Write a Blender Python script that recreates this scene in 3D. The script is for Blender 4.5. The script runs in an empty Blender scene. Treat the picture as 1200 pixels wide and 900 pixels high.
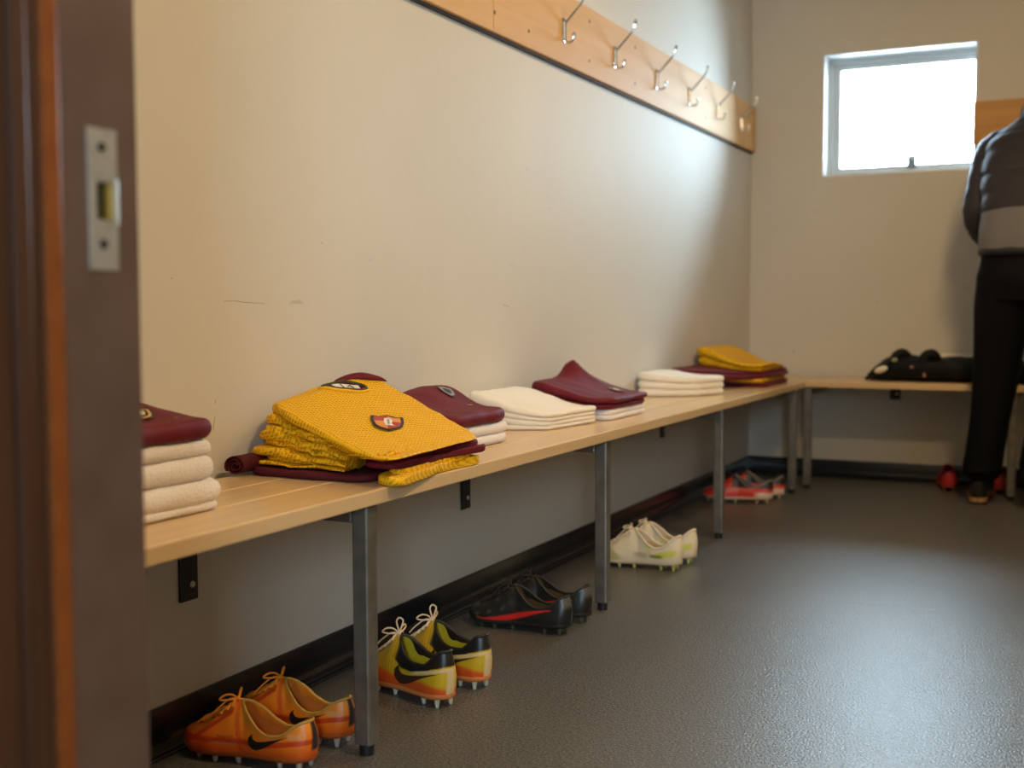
import bpy, bmesh, math, random
import numpy as np
from mathutils import Vector, Matrix, noise as mnoise

random.seed(7)
SC = bpy.context.scene
COL = SC.collection

# ------------------------------------------------------------------ camera
F_PX, PITCH, YAW, ROLL, CAM_Z = 1400.0, 0.0614, 0.452, -0.0032, 0.76
def _basis():
    fw = Vector((-math.sin(YAW)*math.cos(PITCH), math.cos(YAW)*math.cos(PITCH), -math.sin(PITCH)))
    r0 = Vector((math.cos(YAW), math.sin(YAW), 0)); u0 = r0.cross(fw)
    r = r0*math.cos(ROLL) + u0*math.sin(ROLL); u = r.cross(fw)
    return fw, r, u
_fw, _r, _u = _basis()
cd = bpy.data.cameras.new('camera'); cam = bpy.data.objects.new('camera', cd); COL.objects.link(cam)
cd.sensor_fit = 'HORIZONTAL'; cd.sensor_width = 36.0; cd.lens = F_PX/1200*36
cd.clip_start = 0.02
M = Matrix((( _r.x, _u.x, -_fw.x, 0), (_r.y, _u.y, -_fw.y, 0), (_r.z, _u.z, -_fw.z, CAM_Z), (0, 0, 0, 1)))
cam.matrix_world = M
cd.dof.use_dof = True; cd.dof.focus_distance = 2.35; cd.dof.aperture_fstop = 3.2
SC.camera = cam

# ------------------------------------------------------------------ world, windows' daylight, exposure
XW, YB, XR, YF, ZC = -1.438, 5.504, 1.90, 0.83, 2.60      # left wall, back wall, right wall, front wall (room side), ceiling
YC = -1.70                                                # corridor's far wall, behind the camera
WIN1 = (-1.114, -0.465, 1.357, 1.900)                     # back window x0 x1 z0 z1
WIN2 = (0.50, 1.30, 0.95, 1.85)                           # corridor window
w = bpy.data.worlds.new('overcast_sky'); SC.world = w; w.use_nodes = True
bg = w.node_tree.nodes['Background']; bg.inputs['Color'].default_value = (0.64, 0.83, 1.0, 1); bg.inputs['Strength'].default_value = 68.0
def portal(name, loc, rot, sx, sz):
    l = bpy.data.lights.new(name, 'AREA'); l.shape = 'RECTANGLE'; l.size = sx; l.size_y = sz; l.energy = 1
    l.cycles.is_portal = True
    o = bpy.data.objects.new(name, l); COL.objects.link(o); o.location = loc; o.rotation_euler = rot
portal('daylight_portal_back', ((WIN1[0]+WIN1[1])/2, YB+0.165, (WIN1[2]+WIN1[3])/2), (-math.pi/2, 0, 0), 0.66, 0.56)
portal('daylight_portal_corridor', ((WIN2[0]+WIN2[1])/2, YC-0.10, (WIN2[2]+WIN2[3])/2), (math.pi/2, 0, 0), 0.82, 0.92)
LAMP_STRENGTH = 185.0
LAMP_COLOR = (1.0, 0.71, 0.37)
vs = SC.view_settings
vs.view_transform = 'Standard'; vs.look = 'None'; vs.gamma = 1.0; vs.use_curve_mapping = False
vs.exposure = -0.25

# ------------------------------------------------------------------ helpers
MATS = {}
def nt(m): return m.node_tree.nodes, m.node_tree.links
def mat(name, color, rough=0.5, spec=0.5, metal=0.0, bump=None, var=None, var2=None, coat=0.0, sheen=0.0, attr=None):
    """bump=(scale,strength,distance[,detail]); var=(scale,second colour,lo,hi); attr = colour attribute name"""
    if name in MATS: return MATS[name]
    m = bpy.data.materials.new(name); m.use_nodes = True; N, L = nt(m)
    b = N['Principled BSDF']
    b.inputs['Base Color'].default_value = (*color, 1); b.inputs['Roughness'].default_value = rough
    b.inputs['Specular IOR Level'].default_value = spec; b.inputs['Metallic'].default_value = metal
    b.inputs['Coat Weight'].default_value = coat; b.inputs['Coat Roughness'].default_value = 0.25
    if sheen: b.inputs['Sheen Weight'].default_value = sheen; b.inputs['Sheen Roughness'].default_value = 0.5
    tc = N.new('ShaderNodeTexCoord')
    src = None
    if attr:
        a = N.new('ShaderNodeAttribute'); a.attribute_name = attr; src = a.outputs['Color']
    for v in (var, var2):
        if not v: continue
        t = N.new('ShaderNodeTexNoise'); t.inputs['Scale'].default_value = v[0]; t.inputs['Detail'].default_value = 5
        L.new(tc.outputs['Object'], t.inputs['Vector'])
        r = N.new('ShaderNodeMapRange'); r.inputs['From Min'].default_value = v[2]; r.inputs['From Max'].default_value = v[3]
        L.new(t.outputs['Fac'], r.inputs['Value'])
        mx = N.new('ShaderNodeMix'); mx.data_type = 'RGBA'
        L.new(r.outputs['Result'], mx.inputs['Factor'])
        if src: L.new(src, mx.inputs['A'])
        else: mx.inputs['A'].default_value = (*color, 1)
        mx.inputs['B'].default_value = (*v[1], 1)
        src = mx.outputs['Result']
    if src: L.new(src, b.inputs['Base Color'])
    if bump:
        t = N.new('ShaderNodeTexNoise'); t.inputs['Scale'].default_value = bump[0]; t.inputs['Detail'].default_value = bump[3] if len(bump) > 3 else 3
        L.new(tc.outputs['Object'], t.inputs['Vector'])
        bp = N.new('ShaderNodeBump'); bp.inputs['Strength'].default_value = bump[1]; bp.inputs['Distance'].default_value = bump[2]
        L.new(t.outputs['Fac'], bp.inputs['Height']); L.new(bp.outputs['Normal'], b.inputs['Normal'])
    MATS[name] = m
    return m

def tag(o, label=None, cat=None, group=None, kind=None):
    if label: o['label'] = label
    if cat: o['category'] = cat
    if group: o['group'] = group
    if kind: o['kind'] = kind
    return o
def empty(name, loc=(0, 0, 0), rz=0.0, **k):
    o = bpy.data.objects.new(name, None); COL.objects.link(o); o.location = loc; o.rotation_euler = (0, 0, rz)
    o.empty_display_size = 0.05
    return tag(o, **k)
def mesh(name, verts, faces, m, parent=None, smooth=True, loc=(0, 0, 0), uv=None, col=None, fm=None, angle=None, recalc=True):
    me = bpy.data.meshes.new(name); me.from_pydata([tuple(v) for v in verts], [], faces)
    ms = m if isinstance(m, (list, tuple)) else [m]
    for x in ms: me.materials.append(x)
    if fm is not None: me.polygons.foreach_set('material_index', fm)
    if uv is not None:
        ul = me.uv_layers.new(name='UVMap')
        vi = np.empty(len(me.loops), dtype=np.int32); me.loops.foreach_get('vertex_index', vi)
        ul.data.foreach_set('uv', np.asarray(uv, dtype=np.float32)[vi].ravel())
    if col is not None:
        ca = me.color_attributes.new('Col', 'FLOAT_COLOR', 'POINT')
        c = np.ones((len(verts), 4), dtype=np.float32); c[:, :3] = np.asarray(col)[:, :3]
        ca.data.foreach_set('color', c.ravel())
    me.polygons.foreach_set('use_smooth', [smooth]*len(me.polygons))
    if recalc:
        bm = bmesh.new(); bm.from_mesh(me); bmesh.ops.recalc_face_normals(bm, faces=bm.faces[:]); bm.to_mesh(me); bm.free()
    if smooth and angle: 
        me.set_sharp_from_angle(angle=math.radians(angle))
    me.update()
    o = bpy.data.objects.new(name, me); COL.objects.link(o); o.location = loc
    if parent: o.parent = parent
    return o
def copy_obj(src, parent, loc=None):
    c = src.copy(); COL.objects.link(c); c.parent = parent
    if loc is not None: c.location = loc
    return c

class MB:
    """collects boxes / tubes / grids into one mesh"""
    def __init__(s): s.v = []; s.f = []; s.m = []
    def add(s, v, f, mi=0):
        o = len(s.v); s.v += [tuple(p) for p in v]; s.f += [tuple(i+o for i in q) for q in f]; s.m += [mi]*len(f); return s
    def box(s, x0, x1, y0, y1, z0, z1, mi=0):
        v = [(x0,y0,z0),(x1,y0,z0),(x1,y1,z0),(x0,y1,z0),(x0,y0,z1),(x1,y0,z1),(x1,y1,z1),(x0,y1,z1)]
        return s.add(v, [(0,3,2,1),(4,5,6,7),(0,1,5,4),(1,2,6,5),(2,3,7,6),(3,0,4,7)], mi)
    def bbox(s, x0, x1, y0, y1, z0, z1, b=0.003, mi=0, seg=2):
        bm = bmesh.new(); bmesh.ops.create_cube(bm, size=1)
        for q in bm.verts: q.co = ((x0+x1)/2+q.co.x*(x1-x0), (y0+y1)/2+q.co.y*(y1-y0), (z0+z1)/2+q.co.z*(z1-z0))
        bmesh.ops.bevel(bm, geom=bm.edges[:], offset=b, segments=seg, profile=0.5, affect='EDGES')
        bm.verts.index_update()
        s.add([q.co[:] for q in bm.verts], [[q.index for q in f.verts] for f in bm.faces], mi); bm.free(); return s
    def tube(s, pts, r, n=8, mi=0, closed=False):
        P = [Vector(p) for p in pts]; k = len(P); R = r if isinstance(r, (list, tuple)) else [r]*k
        v = []; prev = None
        for i in range(k):
            if closed: t = P[(i+1) % k]-P[i-1]
            else: t = P[min(i+1, k-1)]-P[max(i-1, 0)]
            t.normalize()
            if prev is None:
                a = Vector((0, 0, 1)) if abs(t.z) < 0.9 else Vector((1, 0, 0)); e = t.cross(a).normalized()
            else:
                e = (prev - t*prev.dot(t)); e = e.normalized() if e.length > 1e-6 else t.orthogonal().normalized()
            prev = e; g = t.cross(e)
            for j in range(n):
                an = 2*math.pi*j/n; v.append(P[i]+(e*math.cos(an)+g*math.sin(an))*R[i])
        f = []
        for i in range(k if closed else k-1):
            for j in range(n):
                a0 = i*n+j; a1 = i*n+(j+1) % n; i2 = (i+1) % k
                f.append((a0, a1, i2*n+(j+1) % n, i2*n+j))
        if not closed: f.append(tuple(range(n-1, -1, -1))); f.append(tuple((k-1)*n+j for j in range(n)))
        return s.add(v, f, mi)
    def cyl(s, c, axis, r0, r1, h, n=12, mi=0):
        a = Vector(axis).normalized(); c = Vector(c)
        return s.tube([c, c+a*h], [r0, r1], n, mi)
    def build(s, name, m, parent=None, smooth=False, loc=(0, 0, 0), angle=32):
        return mesh(name, s.v, s.f, m, parent, smooth, loc, fm=s.m, angle=angle if smooth else None)
def grid(nu, nv, fn, closed_v=False):
    v = [fn(i, j) for i in range(nu) for j in range(nv)]; f = []
    for i in range(nu-1):
        for j in range(nv if closed_v else nv-1):
            j2 = (j+1) % nv; f.append((i*nv+j, (i+1)*nv+j, (i+1)*nv+j2, i*nv+j2))
    return v, f
def catmull(pts, n, closed=False):
    P = [np.array(p, float) for p in pts]; k = len(P); out = []
    segs = k if closed else k-1
    tot = n if closed else n-1
    for i in range(n):
        t = i/tot*segs; s = min(int(t), segs-1); t -= s
        g = (lambda q: P[q % k]) if closed else (lambda q: P[max(0, min(k-1, q))])
        a, b, c, d = g(s-1), g(s), g(s+1), g(s+2)
        out.append(0.5*((2*b)+(-a+c)*t+(2*a-5*b+4*c-d)*t*t+(-a+3*b-3*c+d)*t**3))
    return out
def N3(x, y, z=0.0): return mnoise.noise(Vector((x, y, z)))
def smooth01(a, b, x):
    t = max(0.0, min(1.0, (x-a)/(b-a))); return t*t*(3-2*t)

# ------------------------------------------------------------------ setting materials
def wall_material():
    m = mat('wall_paint', (0.66, 0.62, 0.555), 0.62, 0.25)
    N, L = nt(m); b = N['Principled BSDF']; tc = N.new('ShaderNodeTexCoord')
    n1 = N.new('ShaderNodeTexNoise'); n1.inputs['Scale'].default_value = 1.6; n1.inputs['Detail'].default_value = 6; L.new(tc.outputs['Object'], n1.inputs['Vector'])
    mx = N.new('ShaderNodeMix'); mx.data_type = 'RGBA'; mx.inputs['A'].default_value = (0.69, 0.65, 0.58, 1); mx.inputs['B'].default_value = (0.60, 0.56, 0.49, 1)
    L.new(n1.outputs['Fac'], mx.inputs['Factor'])
    # thin scuffs and specks with shapes of their own
    mp = N.new('ShaderNodeMapping'); mp.inputs['Scale'].default_value = (9, 9, 22); L.new(tc.outputs['Object'], mp.inputs['Vector'])
    n2 = N.new('ShaderNodeTexNoise'); n2.inputs['Scale'].default_value = 1.1; n2.inputs['Detail'].default_value = 8; n2.inputs['Roughness'].default_value = 0.7; L.new(mp.outputs['Vector'], n2.inputs['Vector'])
    r2 = N.new('ShaderNodeMapRange'); r2.inputs['From Min'].default_value = 0.665; r2.inputs['From Max'].default_value = 0.73; r2.inputs['To Max'].default_value = 0.45; L.new(n2.outputs['Fac'], r2.inputs['Value'])
    m2 = N.new('ShaderNodeMix'); m2.data_type = 'RGBA'; m2.inputs['B'].default_value = (0.30, 0.27, 0.22, 1)
    L.new(r2.outputs['Result'], m2.inputs['Factor']); L.new(mx.outputs['Result'], m2.inputs['A']); L.new(m2.outputs['Result'], b.inputs['Base Color'])
    n3 = N.new('ShaderNodeTexNoise'); n3.inputs['Scale'].default_value = 28; n3.inputs['Detail'].default_value = 4; L.new(tc.outputs['Object'], n3.inputs['Vector'])
    bp = N.new('ShaderNodeBump'); bp.inputs['Strength'].default_value = 0.12; bp.inputs['Distance'].default_value = 0.006
    L.new(n3.outputs['Fac'], bp.inputs['Height']); L.new(bp.outputs['Normal'], b.inputs['Normal'])
    return m
M_WALL = wall_material()
def floor_material():
    m = mat('floor_vinyl', (0.09, 0.088, 0.085), 0.36, 0.55)
    N, L = nt(m); b = N['Principled BSDF']; tc = N.new('ShaderNodeTexCoord')
    n1 = N.new('ShaderNodeTexNoise'); n1.inputs['Scale'].default_value = 210; n1.inputs['Detail'].default_value = 2; L.new(tc.outputs['Object'], n1.inputs['Vector'])
    cr = N.new('ShaderNodeValToRGB'); e = cr.color_ramp.elements; e[0].position = 0.36; e[0].color = (0.052, 0.049, 0.046, 1); e[1].position = 0.72; e[1].color = (0.25, 0.232, 0.208, 1)
    L.new(n1.outputs['Fac'], cr.inputs['Fac'])
    n2 = N.new('ShaderNodeTexNoise'); n2.inputs['Scale'].default_value = 1.3; n2.inputs['Detail'].default_value = 5; L.new(tc.outputs['Object'], n2.inputs['Vector'])
    mx = N.new('ShaderNodeMix'); mx.data_type = 'RGBA'; mx.blend_type = 'MULTIPLY'; mx.inputs['Factor'].default_value = 0.5
    L.new(cr.outputs['Color'], mx.inputs['A']); L.new(n2.outputs['Fac'], mx.inputs['B']); L.new(mx.outputs['Result'], b.inputs['Base Color'])
    rr = N.new('ShaderNodeMapRange'); rr.inputs['To Min'].default_value = 0.28; rr.inputs['To Max'].default_value = 0.38; L.new(n2.outputs['Fac'], rr.inputs['Value']); L.new(rr.outputs['Result'], b.inputs['Roughness'])
    n3 = N.new('ShaderNodeTexNoise'); n3.inputs['Scale'].default_value = 210; n3.inputs['Detail'].default_value = 3; L.new(tc.outputs['Object'], n3.inputs['Vector'])
    bp = N.new('ShaderNodeBump'); bp.inputs['Strength'].default_value = 0.4; bp.inputs['Distance'].default_value = 0.003
    L.new(n3.outputs['Fac'], bp.inputs['Height']); L.new(bp.outputs['Normal'], b.inputs['Normal'])
    return m
M_FLOOR = floor_material()
def wood_material(name, c0, c1, axis, rough=0.3, spec=0.5, freq=26):
    m = mat(name, c0, rough, spec); N, L = nt(m); b = N['Principled BSDF']; tc = N.new('ShaderNodeTexCoord')
    mp = N.new('ShaderNodeMapping'); sc = [freq]*3; sc[axis] = freq*0.04; mp.inputs['Scale'].default_value = sc; L.new(tc.outputs['Object'], mp.inputs['Vector'])
    n = N.new('ShaderNodeTexNoise'); n.inputs['Scale'].default_value = 1; n.inputs['Detail'].default_value = 6; n.inputs['Distortion'].default_value = 0.6; L.new(mp.outputs['Vector'], n.inputs['Vector'])
    cr = N.new('ShaderNodeValToRGB'); e = cr.color_ramp.elements; e[0].position = 0.32; e[0].color = (*c1, 1); e[1].position = 0.66; e[1].color = (*c0, 1)
    L.new(n.outputs['Fac'], cr.inputs['Fac']); L.new(cr.outputs['Color'], b.inputs['Base Color'])
    bp = N.new('ShaderNodeBump'); bp.inputs['Strength'].default_value = 0.08; bp.inputs['Distance'].default_value = 0.002; L.new(n.outputs['Fac'], bp.inputs['Height']); L.new(bp.outputs['Normal'], b.inputs['Normal'])
    return m
M_BENCH = wood_material('bench_wood', (0.70, 0.49, 0.265), (0.665, 0.455, 0.24), 1, 0.2, 0.5)
M_BENCHX = wood_material('bench_wood_cross', (0.70, 0.49, 0.265), (0.665, 0.455, 0.24), 0, 0.22, 0.5)
M_RAIL = wood_material('rail_wood', (0.72, 0.44, 0.19), (0.63, 0.36, 0.14), 1, 0.6, 0.22, 18)
M_RAILX = wood_material('rail_wood_cross', (0.66, 0.36, 0.13), (0.56, 0.28, 0.09), 0, 0.6, 0.22, 18)
M_JAMB = mat('jamb_brown_paint', (0.125, 0.074, 0.053), 0.33, 0.5, bump=(60, 0.08, 0.002), var=(14, (0.105, 0.058, 0.040), 0.4, 0.7))
M_STOP = mat('stop_varnish', (0.24, 0.066, 0.013), 0.35, 0.4, var=(40, (0.2, 0.05, 0.01), 0.4, 0.7))
M_DKWOOD = wood_material('dark_stained_wood', (0.075, 0.030, 0.014), (0.045, 0.017, 0.008), 2, 0.4, 0.4, 40)
M_PLATE = mat('strike_steel', (0.62, 0.60, 0.55), 0.38, 0.5, 0.75, var=(60, (0.45, 0.44, 0.40), 0.5, 0.75))
M_BRASS = mat('brass', (0.55, 0.36, 0.08), 0.4, 0.5, 0.8)
M_HOLE = mat('dark_hole', (0.02, 0.014, 0.01), 0.8, 0.2)
M_STEEL = mat('leg_steel', (0.25, 0.225, 0.19), 0.45, 0.5, 0.7, var=(22, (0.17, 0.155, 0.13), 0.42, 0.72), bump=(90, 0.05, 0.002))
M_BLACK = mat('black_plastic', (0.012, 0.012, 0.013), 0.4, 0.45)
M_BASE = mat('baseboard_vinyl', (0.012, 0.014, 0.018), 0.24, 0.55)
M_SCREW = mat('screw_zinc', (0.62, 0.62, 0.60), 0.35, 0.5, 0.9)
M_CHROME = mat('hook_nickel', (0.66, 0.65, 0.62), 0.22, 0.5, 1.0)
M_UPVC = mat('window_frame_paint', (0.62, 0.68, 0.70), 0.4, 0.4)
M_REVEAL = mat('reveal_paint', (0.80, 0.82, 0.82), 0.5, 0.3)
M_CEIL = mat('ceiling_paint', (0.42, 0.41, 0.39), 0.8, 0.2)
M_SEALW = mat('cream_sealant', (0.5, 0.48, 0.42), 0.7, 0.2)
def glass_material():
    m = bpy.data.materials.new('window_glass'); m.use_nodes = True; N, L = nt(m); N.remove(N['Principled BSDF'])
    t = N.new('ShaderNodeBsdfTransparent'); t.inputs['Color'].default_value = (0.93, 0.96, 0.96, 1)
    g = N.new('ShaderNodeBsdfGlossy'); g.inputs['Roughness'].default_value = 0.03
    fr = N.new('ShaderNodeFresnel'); fr.inputs['IOR'].default_value = 1.45
    mx = N.new('ShaderNodeMixShader'); L.new(fr.outputs['Fac'], mx.inputs['Fac']); L.new(t.outputs['BSDF'], mx.inputs[1]); L.new(g.outputs['BSDF'], mx.inputs[2])
    L.new(mx.outputs['Shader'], N['Material Output'].inputs['Surface']); return m
M_GLASS = glass_material()

# ------------------------------------------------------------------ room shell
def structure(name, mb, m, parent=None, smooth=False):
    o = mb.build(name, m, parent, smooth)
    if not parent: o['kind'] = 'structure'
    return o
T = 0.17
DX0, DX1, DZ = -0.81, 0.17, 2.07        # doorway in the front wall
YN = 0.66                                # corridor face of the front wall
structure('floor', MB().box(-2.2, 2.2, YC-0.2, YB+0.2, -0.12, 0), M_FLOOR)
structure('ceiling', MB().box(-2.2, 2.2, YC-0.2, YB+0.2, ZC, ZC+0.12), M_CEIL)
structure('wall_left', MB().box(XW-T, XW, YN, YB+T, 0, ZC), M_WALL)
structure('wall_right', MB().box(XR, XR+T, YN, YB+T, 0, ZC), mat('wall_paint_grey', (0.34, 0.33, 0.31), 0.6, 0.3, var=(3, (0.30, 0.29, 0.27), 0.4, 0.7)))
x0, x1, z0, z1 = WIN1
structure('wall_back', MB().box(XW, x0, YB, YB+T, 0, ZC).box(x1, XR, YB, YB+T, 0, ZC).box(x0, x1, YB, YB+T, 0, z0).box(x0, x1, YB, YB+T, z1, ZC), M_WALL)
structure('wall_front', MB().box(XW, DX0, YN, YF, 0, ZC).box(DX1, XR, YN, YF, 0, ZC).box(DX0, DX1, YN, YF, DZ, ZC), M_WALL)
structure('wall_corridor_left', MB().box(-2.2, -2.0, YC, YN, 0, ZC), M_WALL)
structure('wall_corridor_right', MB().box(2.0, 2.2, YC, YN, 0, ZC), M_WALL)
structure('wall_corridor_infill', MB().box(-2.0, XW-T, YN, YN+0.1, 0, ZC).box(XR+T-0.1, 2.1, YN, YN+0.1, 0, ZC), M_WALL)
a0, a1, b0, b1 = WIN2
structure('wall_corridor_rear', MB().box(-2.2, a0, YC-T, YC, 0, ZC).box(a1, 2.2, YC-T, YC, 0, ZC).box(a0, a1, YC-T, YC, 0, b0).box(a0, a1, YC-T, YC, b1, ZC), M_WALL)

# back window
win = empty('window_1', ((x0+x1)/2, YB, z0), kind='structure')
def W(mb): 
    mb.v = [(p[0]-win.location.x, p[1]-win.location.y, p[2]-win.location.z) for p in mb.v]; return mb
t = 0.006
W(MB().box(x0, x0+t, YB+0.002, YB+0.165, z0, z1).box(x1-t, x1, YB+0.002, YB+0.165, z0, z1).box(x0, x1, YB+0.002, YB+0.165, z1-t, z1).box(x0, x1, YB+0.002, YB+0.165, z0, z0+t)).build('reveal', M_REVEAL, win)
def ring(mb, ax0, ax1, az0, az1, wd, ya, yb, bb=0.002):
    mb.bbox(ax0, ax0+wd, ya, yb, az0, az1, bb); mb.bbox(ax1-wd, ax1, ya, yb, az0, az1, bb)
    mb.bbox(ax0+wd, ax1-wd, ya, yb, az0, az0+wd, bb); mb.bbox(ax0+wd, ax1-wd, ya, yb, az1-wd, az1, bb); return mb
W(ring(MB(), x0+t, x1+0.022, z0+t, z1-t, 0.024, YB+0.115, YB+0.163)).build('window_frame', M_UPVC, win)
W(ring(MB(), x0+t+0.022, x1+0.004, z0+t+0.018, z1-t-0.022, 0.026, YB+0.130, YB+0.167)).build('sash', M_UPVC, win)
W(MB().box(x0+0.05, x1-0.018, YB+0.145, YB+0.149, z0+0.040, z1-0.045)).build('pane', M_GLASS, win)
lt = W(MB().bbox(-0.762, -0.726, YB+0.111, YB+0.135, z0+0.036, z0+0.088, 0.004)).build('latch', mat('latch_grey', (0.16, 0.18, 0.19), 0.4), win)
W(MB().tube([(-0.742, YB+0.115, z0+0.070), (-0.732, YB+0.105, z0+0.100), (-0.712, YB+0.098, z0+0.128)], [0.006, 0.006, 0.005], 8)).build('latch_lever', mat('lever_white', (0.7, 0.72, 0.72), 0.4), lt, True)
# corridor window
win2 = empty('window_2', (0, 0, 0), kind='structure')
ring(MB(), a0, a1, b0, b1, 0.05, YC-0.14, YC-0.08).build('window_frame', M_UPVC, win2)
MB().box(a0+0.04, a1-0.04, YC-0.115, YC-0.11, b0+0.04, b1-0.04).build('pane', M_GLASS, win2)

# door frame
dr = empty('door_1', (-0.78, 0.75, 0), kind='structure')
def D(mb): mb.v = [(p[0]+0.78, p[1]-0.75, p[2]) for p in mb.v]; return mb
JX = -0.78
hy0, hy1, hz0, hz1 = 0.7815, 0.8015, 0.840, 0.873      # latch hole
jm = MB()
jm.box(DX0, JX, 0.721, 0.832, 0, hz0).box(DX0, JX, 0.721, 0.832, hz1, 2.04).box(DX0, JX, 0.721, hy0, hz0, hz1).box(DX0, JX, hy1, 0.832, hz0, hz1)
D(jm).build('jamb', M_JAMB, dr)
D(MB().box(DX0-0.002, JX-0.020, hy0, hy1, hz0, hz1)).build('latch_recess', M_HOLE, dr)
D(MB().box(JX-0.020, JX-0.001, hy1-0.0055, hy1-0.0004, hz0+0.0005, hz1-0.0005)).build('latch_liner', M_BRASS, dr)
D(MB().box(0.14, DX1, 0.70, 0.832, 0, 2.04).box(DX0, DX1, 0.70, 0.832, 2.04, DZ)).build('frame_head', M_JAMB, dr)
D(MB().bbox(JX-0.004, JX+0.004, 0.7215, 0.7405, 0, 2.04, 0.002)).build('door_stop', M_STOP, dr)
dk = MB().bbox(DX0, JX+0.001, 0.600, 0.7205, 0, 2.06, 0.003)
D(dk).build('lining', M_DKWOOD, dr)
D(MB().bbox(JX-0.003, JX+0.006, 0.688, 0.706, 0, 2.04, 0.003)).build('stop_bead', M_DKWOOD, dr)
D(MB().bbox(DX0-0.07, DX0+0.012, 0.63, 0.66, 0, 2.12, 0.008)).build('architrave', M_DKWOOD, dr)
D(MB().bbox(DX0-0.07, DX0+0.008, 0.832, 0.848, 0, 2.12, 0.006)).build('architrave', M_JAMB, dr)
# strike plate
py0, py1, pz0, pz1 = 0.7725, 0.8060, 0.7965, 0.9190
sp = MB()
e = 0.0014
sp.box(JX, JX+e, py0, py1, pz0, hz0).box(JX, JX+e, py0, py1, hz1, pz1).box(JX, JX+e, py0, hy0, hz0, hz1).box(JX, JX+e, hy1, py1, hz0, hz1)
v, f = grid(7, 2, lambda i, j: (JX+e-0.00001-0.013*(i/6)**1.6, py1+0.012*i/6, (hz0-0.004, hz1+0.004)[j]))
sp.add(v, f)
plate = D(sp).build('strike_plate', M_PLATE, dr)
for zz in (0.819, 0.903):
    sc = MB().cyl((JX+e, 0.788, zz), (1, 0, 0), 0.0046, 0.0040, 0.0016, 14)
    sc.box(JX+e+0.0016, JX+e+0.0019, 0.788-0.003, 0.788+0.003, zz-0.0006, zz+0.0006)
    D(sc).build('screw', mat('dark_screw', (0.05, 0.045, 0.04), 0.5, 0.4, 0.3), plate)

# baseboards (coved vinyl skirting)
prof = [(0, 0.078), (0.0035, 0.078), (0.005, 0.075), (0.005, 0.034)] + [(0.005+0.027*(1-math.cos(q)), 0.034-0.031*math.sin(q)) for q in [i*math.pi/2/7 for i in range(1, 8)]] + [(0.034, 0.0)]
def baseboard(name, p0, p1, nrm):
    p0, p1, nrm = Vector(p0), Vector(p1), Vector(nrm)
    v, f = grid(2, len(prof), lambda i, j: (p0 if i == 0 else p1)+nrm*prof[j][0]+Vector((0, 0, prof[j][1])))
    tag(mesh(name, v, f, M_BASE, smooth=True, angle=50), kind='structure')
baseboard('baseboard_left', (XW, YF, 0), (XW, YB-0.005, 0), (1, 0, 0))
baseboard('baseboard_back', (XW+0.005, YB, 0), (XR, YB, 0), (0, -1, 0))
baseboard('baseboard_right', (XR, YF, 0), (XR, YB, 0), (-1, 0, 0))

# faint marks on the walls and the welded seam in the floor vinyl
def sliver(parent_name, pts, w, m, name='scuff'):
    pts = [Vector(p) for p in pts]; mb = MB(); n = len(pts)
    mb.tube(pts, [w*(0.35+0.65*math.sin(math.pi*(i+0.5)/n)) for i in range(n)], 6)
    return mb.build(name, m, bpy.data.objects[parent_name], True)
M_SCUFF = mat('scuff_grey', (0.34, 0.31, 0.25), 0.8, 0.1)
for P in ([(1.75, 0.779), (1.78, 0.780), (1.81, 0.777), (1.87, 0.775)], [(2.905, 0.776), (2.925, 0.774), (2.947, 0.769)], [(1.719, 0.569), (1.716, 0.556), (1.714, 0.543)], [(1.722, 0.60), (1.720, 0.592)], [(1.612, 0.819), (1.613, 0.816)], [(2.218, 0.786), (2.220, 0.784)], [(2.06, 0.902), (2.068, 0.900)]):
    sliver('wall_left', [(XW, y, z) for y, z in P], 0.0007, M_SCUFF)
sliver('wall_back', [(-1.233, YB, 0.575), (-1.233, YB, 0.560)], 0.003, M_SCUFF)
sliver('floor', [(-0.61, 3.131, -0.0006), (-0.50, 3.14, -0.0004), (-0.40, 3.15, -0.0004), (-0.293, 3.162, -0.0006)], 0.0010, mat('floor_seam', (0.08, 0.078, 0.075), 0.5), 'seam')

# ceiling lamps (out of frame, they light the room)
def ceiling_lamp(cx, cy, label, strength):
    r = empty('ceiling_light', (cx, cy, ZC-0.085), label=label, cat='ceiling light', group='round ceiling lamps')
    mb = MB().tube([(0, 0, 0.035), (0, 0, 0.04), (0, 0, 0.075), (0, 0, 0.085)], [0.155, 0.165, 0.165, 0.150], 40)
    mb.build('housing', mat('lamp_white', (0.75, 0.74, 0.7), 0.5), r, True)
    m = bpy.data.materials.new('lamp_diffuser'); m.use_nodes = True; b = m.node_tree.nodes['Principled BSDF']
    b.inputs['Emission Color'].default_value = (*LAMP_COLOR, 1); b.inputs['Emission Strength'].default_value = strength
    b.inputs['Base Color'].default_value = (0.8, 0.8, 0.75, 1)
    MB().tube([(0, 0, 0.0), (0, 0, 0.004), (0, 0, 0.014), (0, 0, 0.034)], [0.06, 0.105, 0.138, 0.150], 40).build('diffuser', m, r, True)
ceiling_lamp(0.05, 3.25, 'round warm ceiling lamp over the far half of the changing room', LAMP_STRENGTH*0.74)
ceiling_lamp(0.45, 1.50, 'round warm ceiling lamp over the doorway end of the changing room', LAMP_STRENGTH*1.05)

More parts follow.
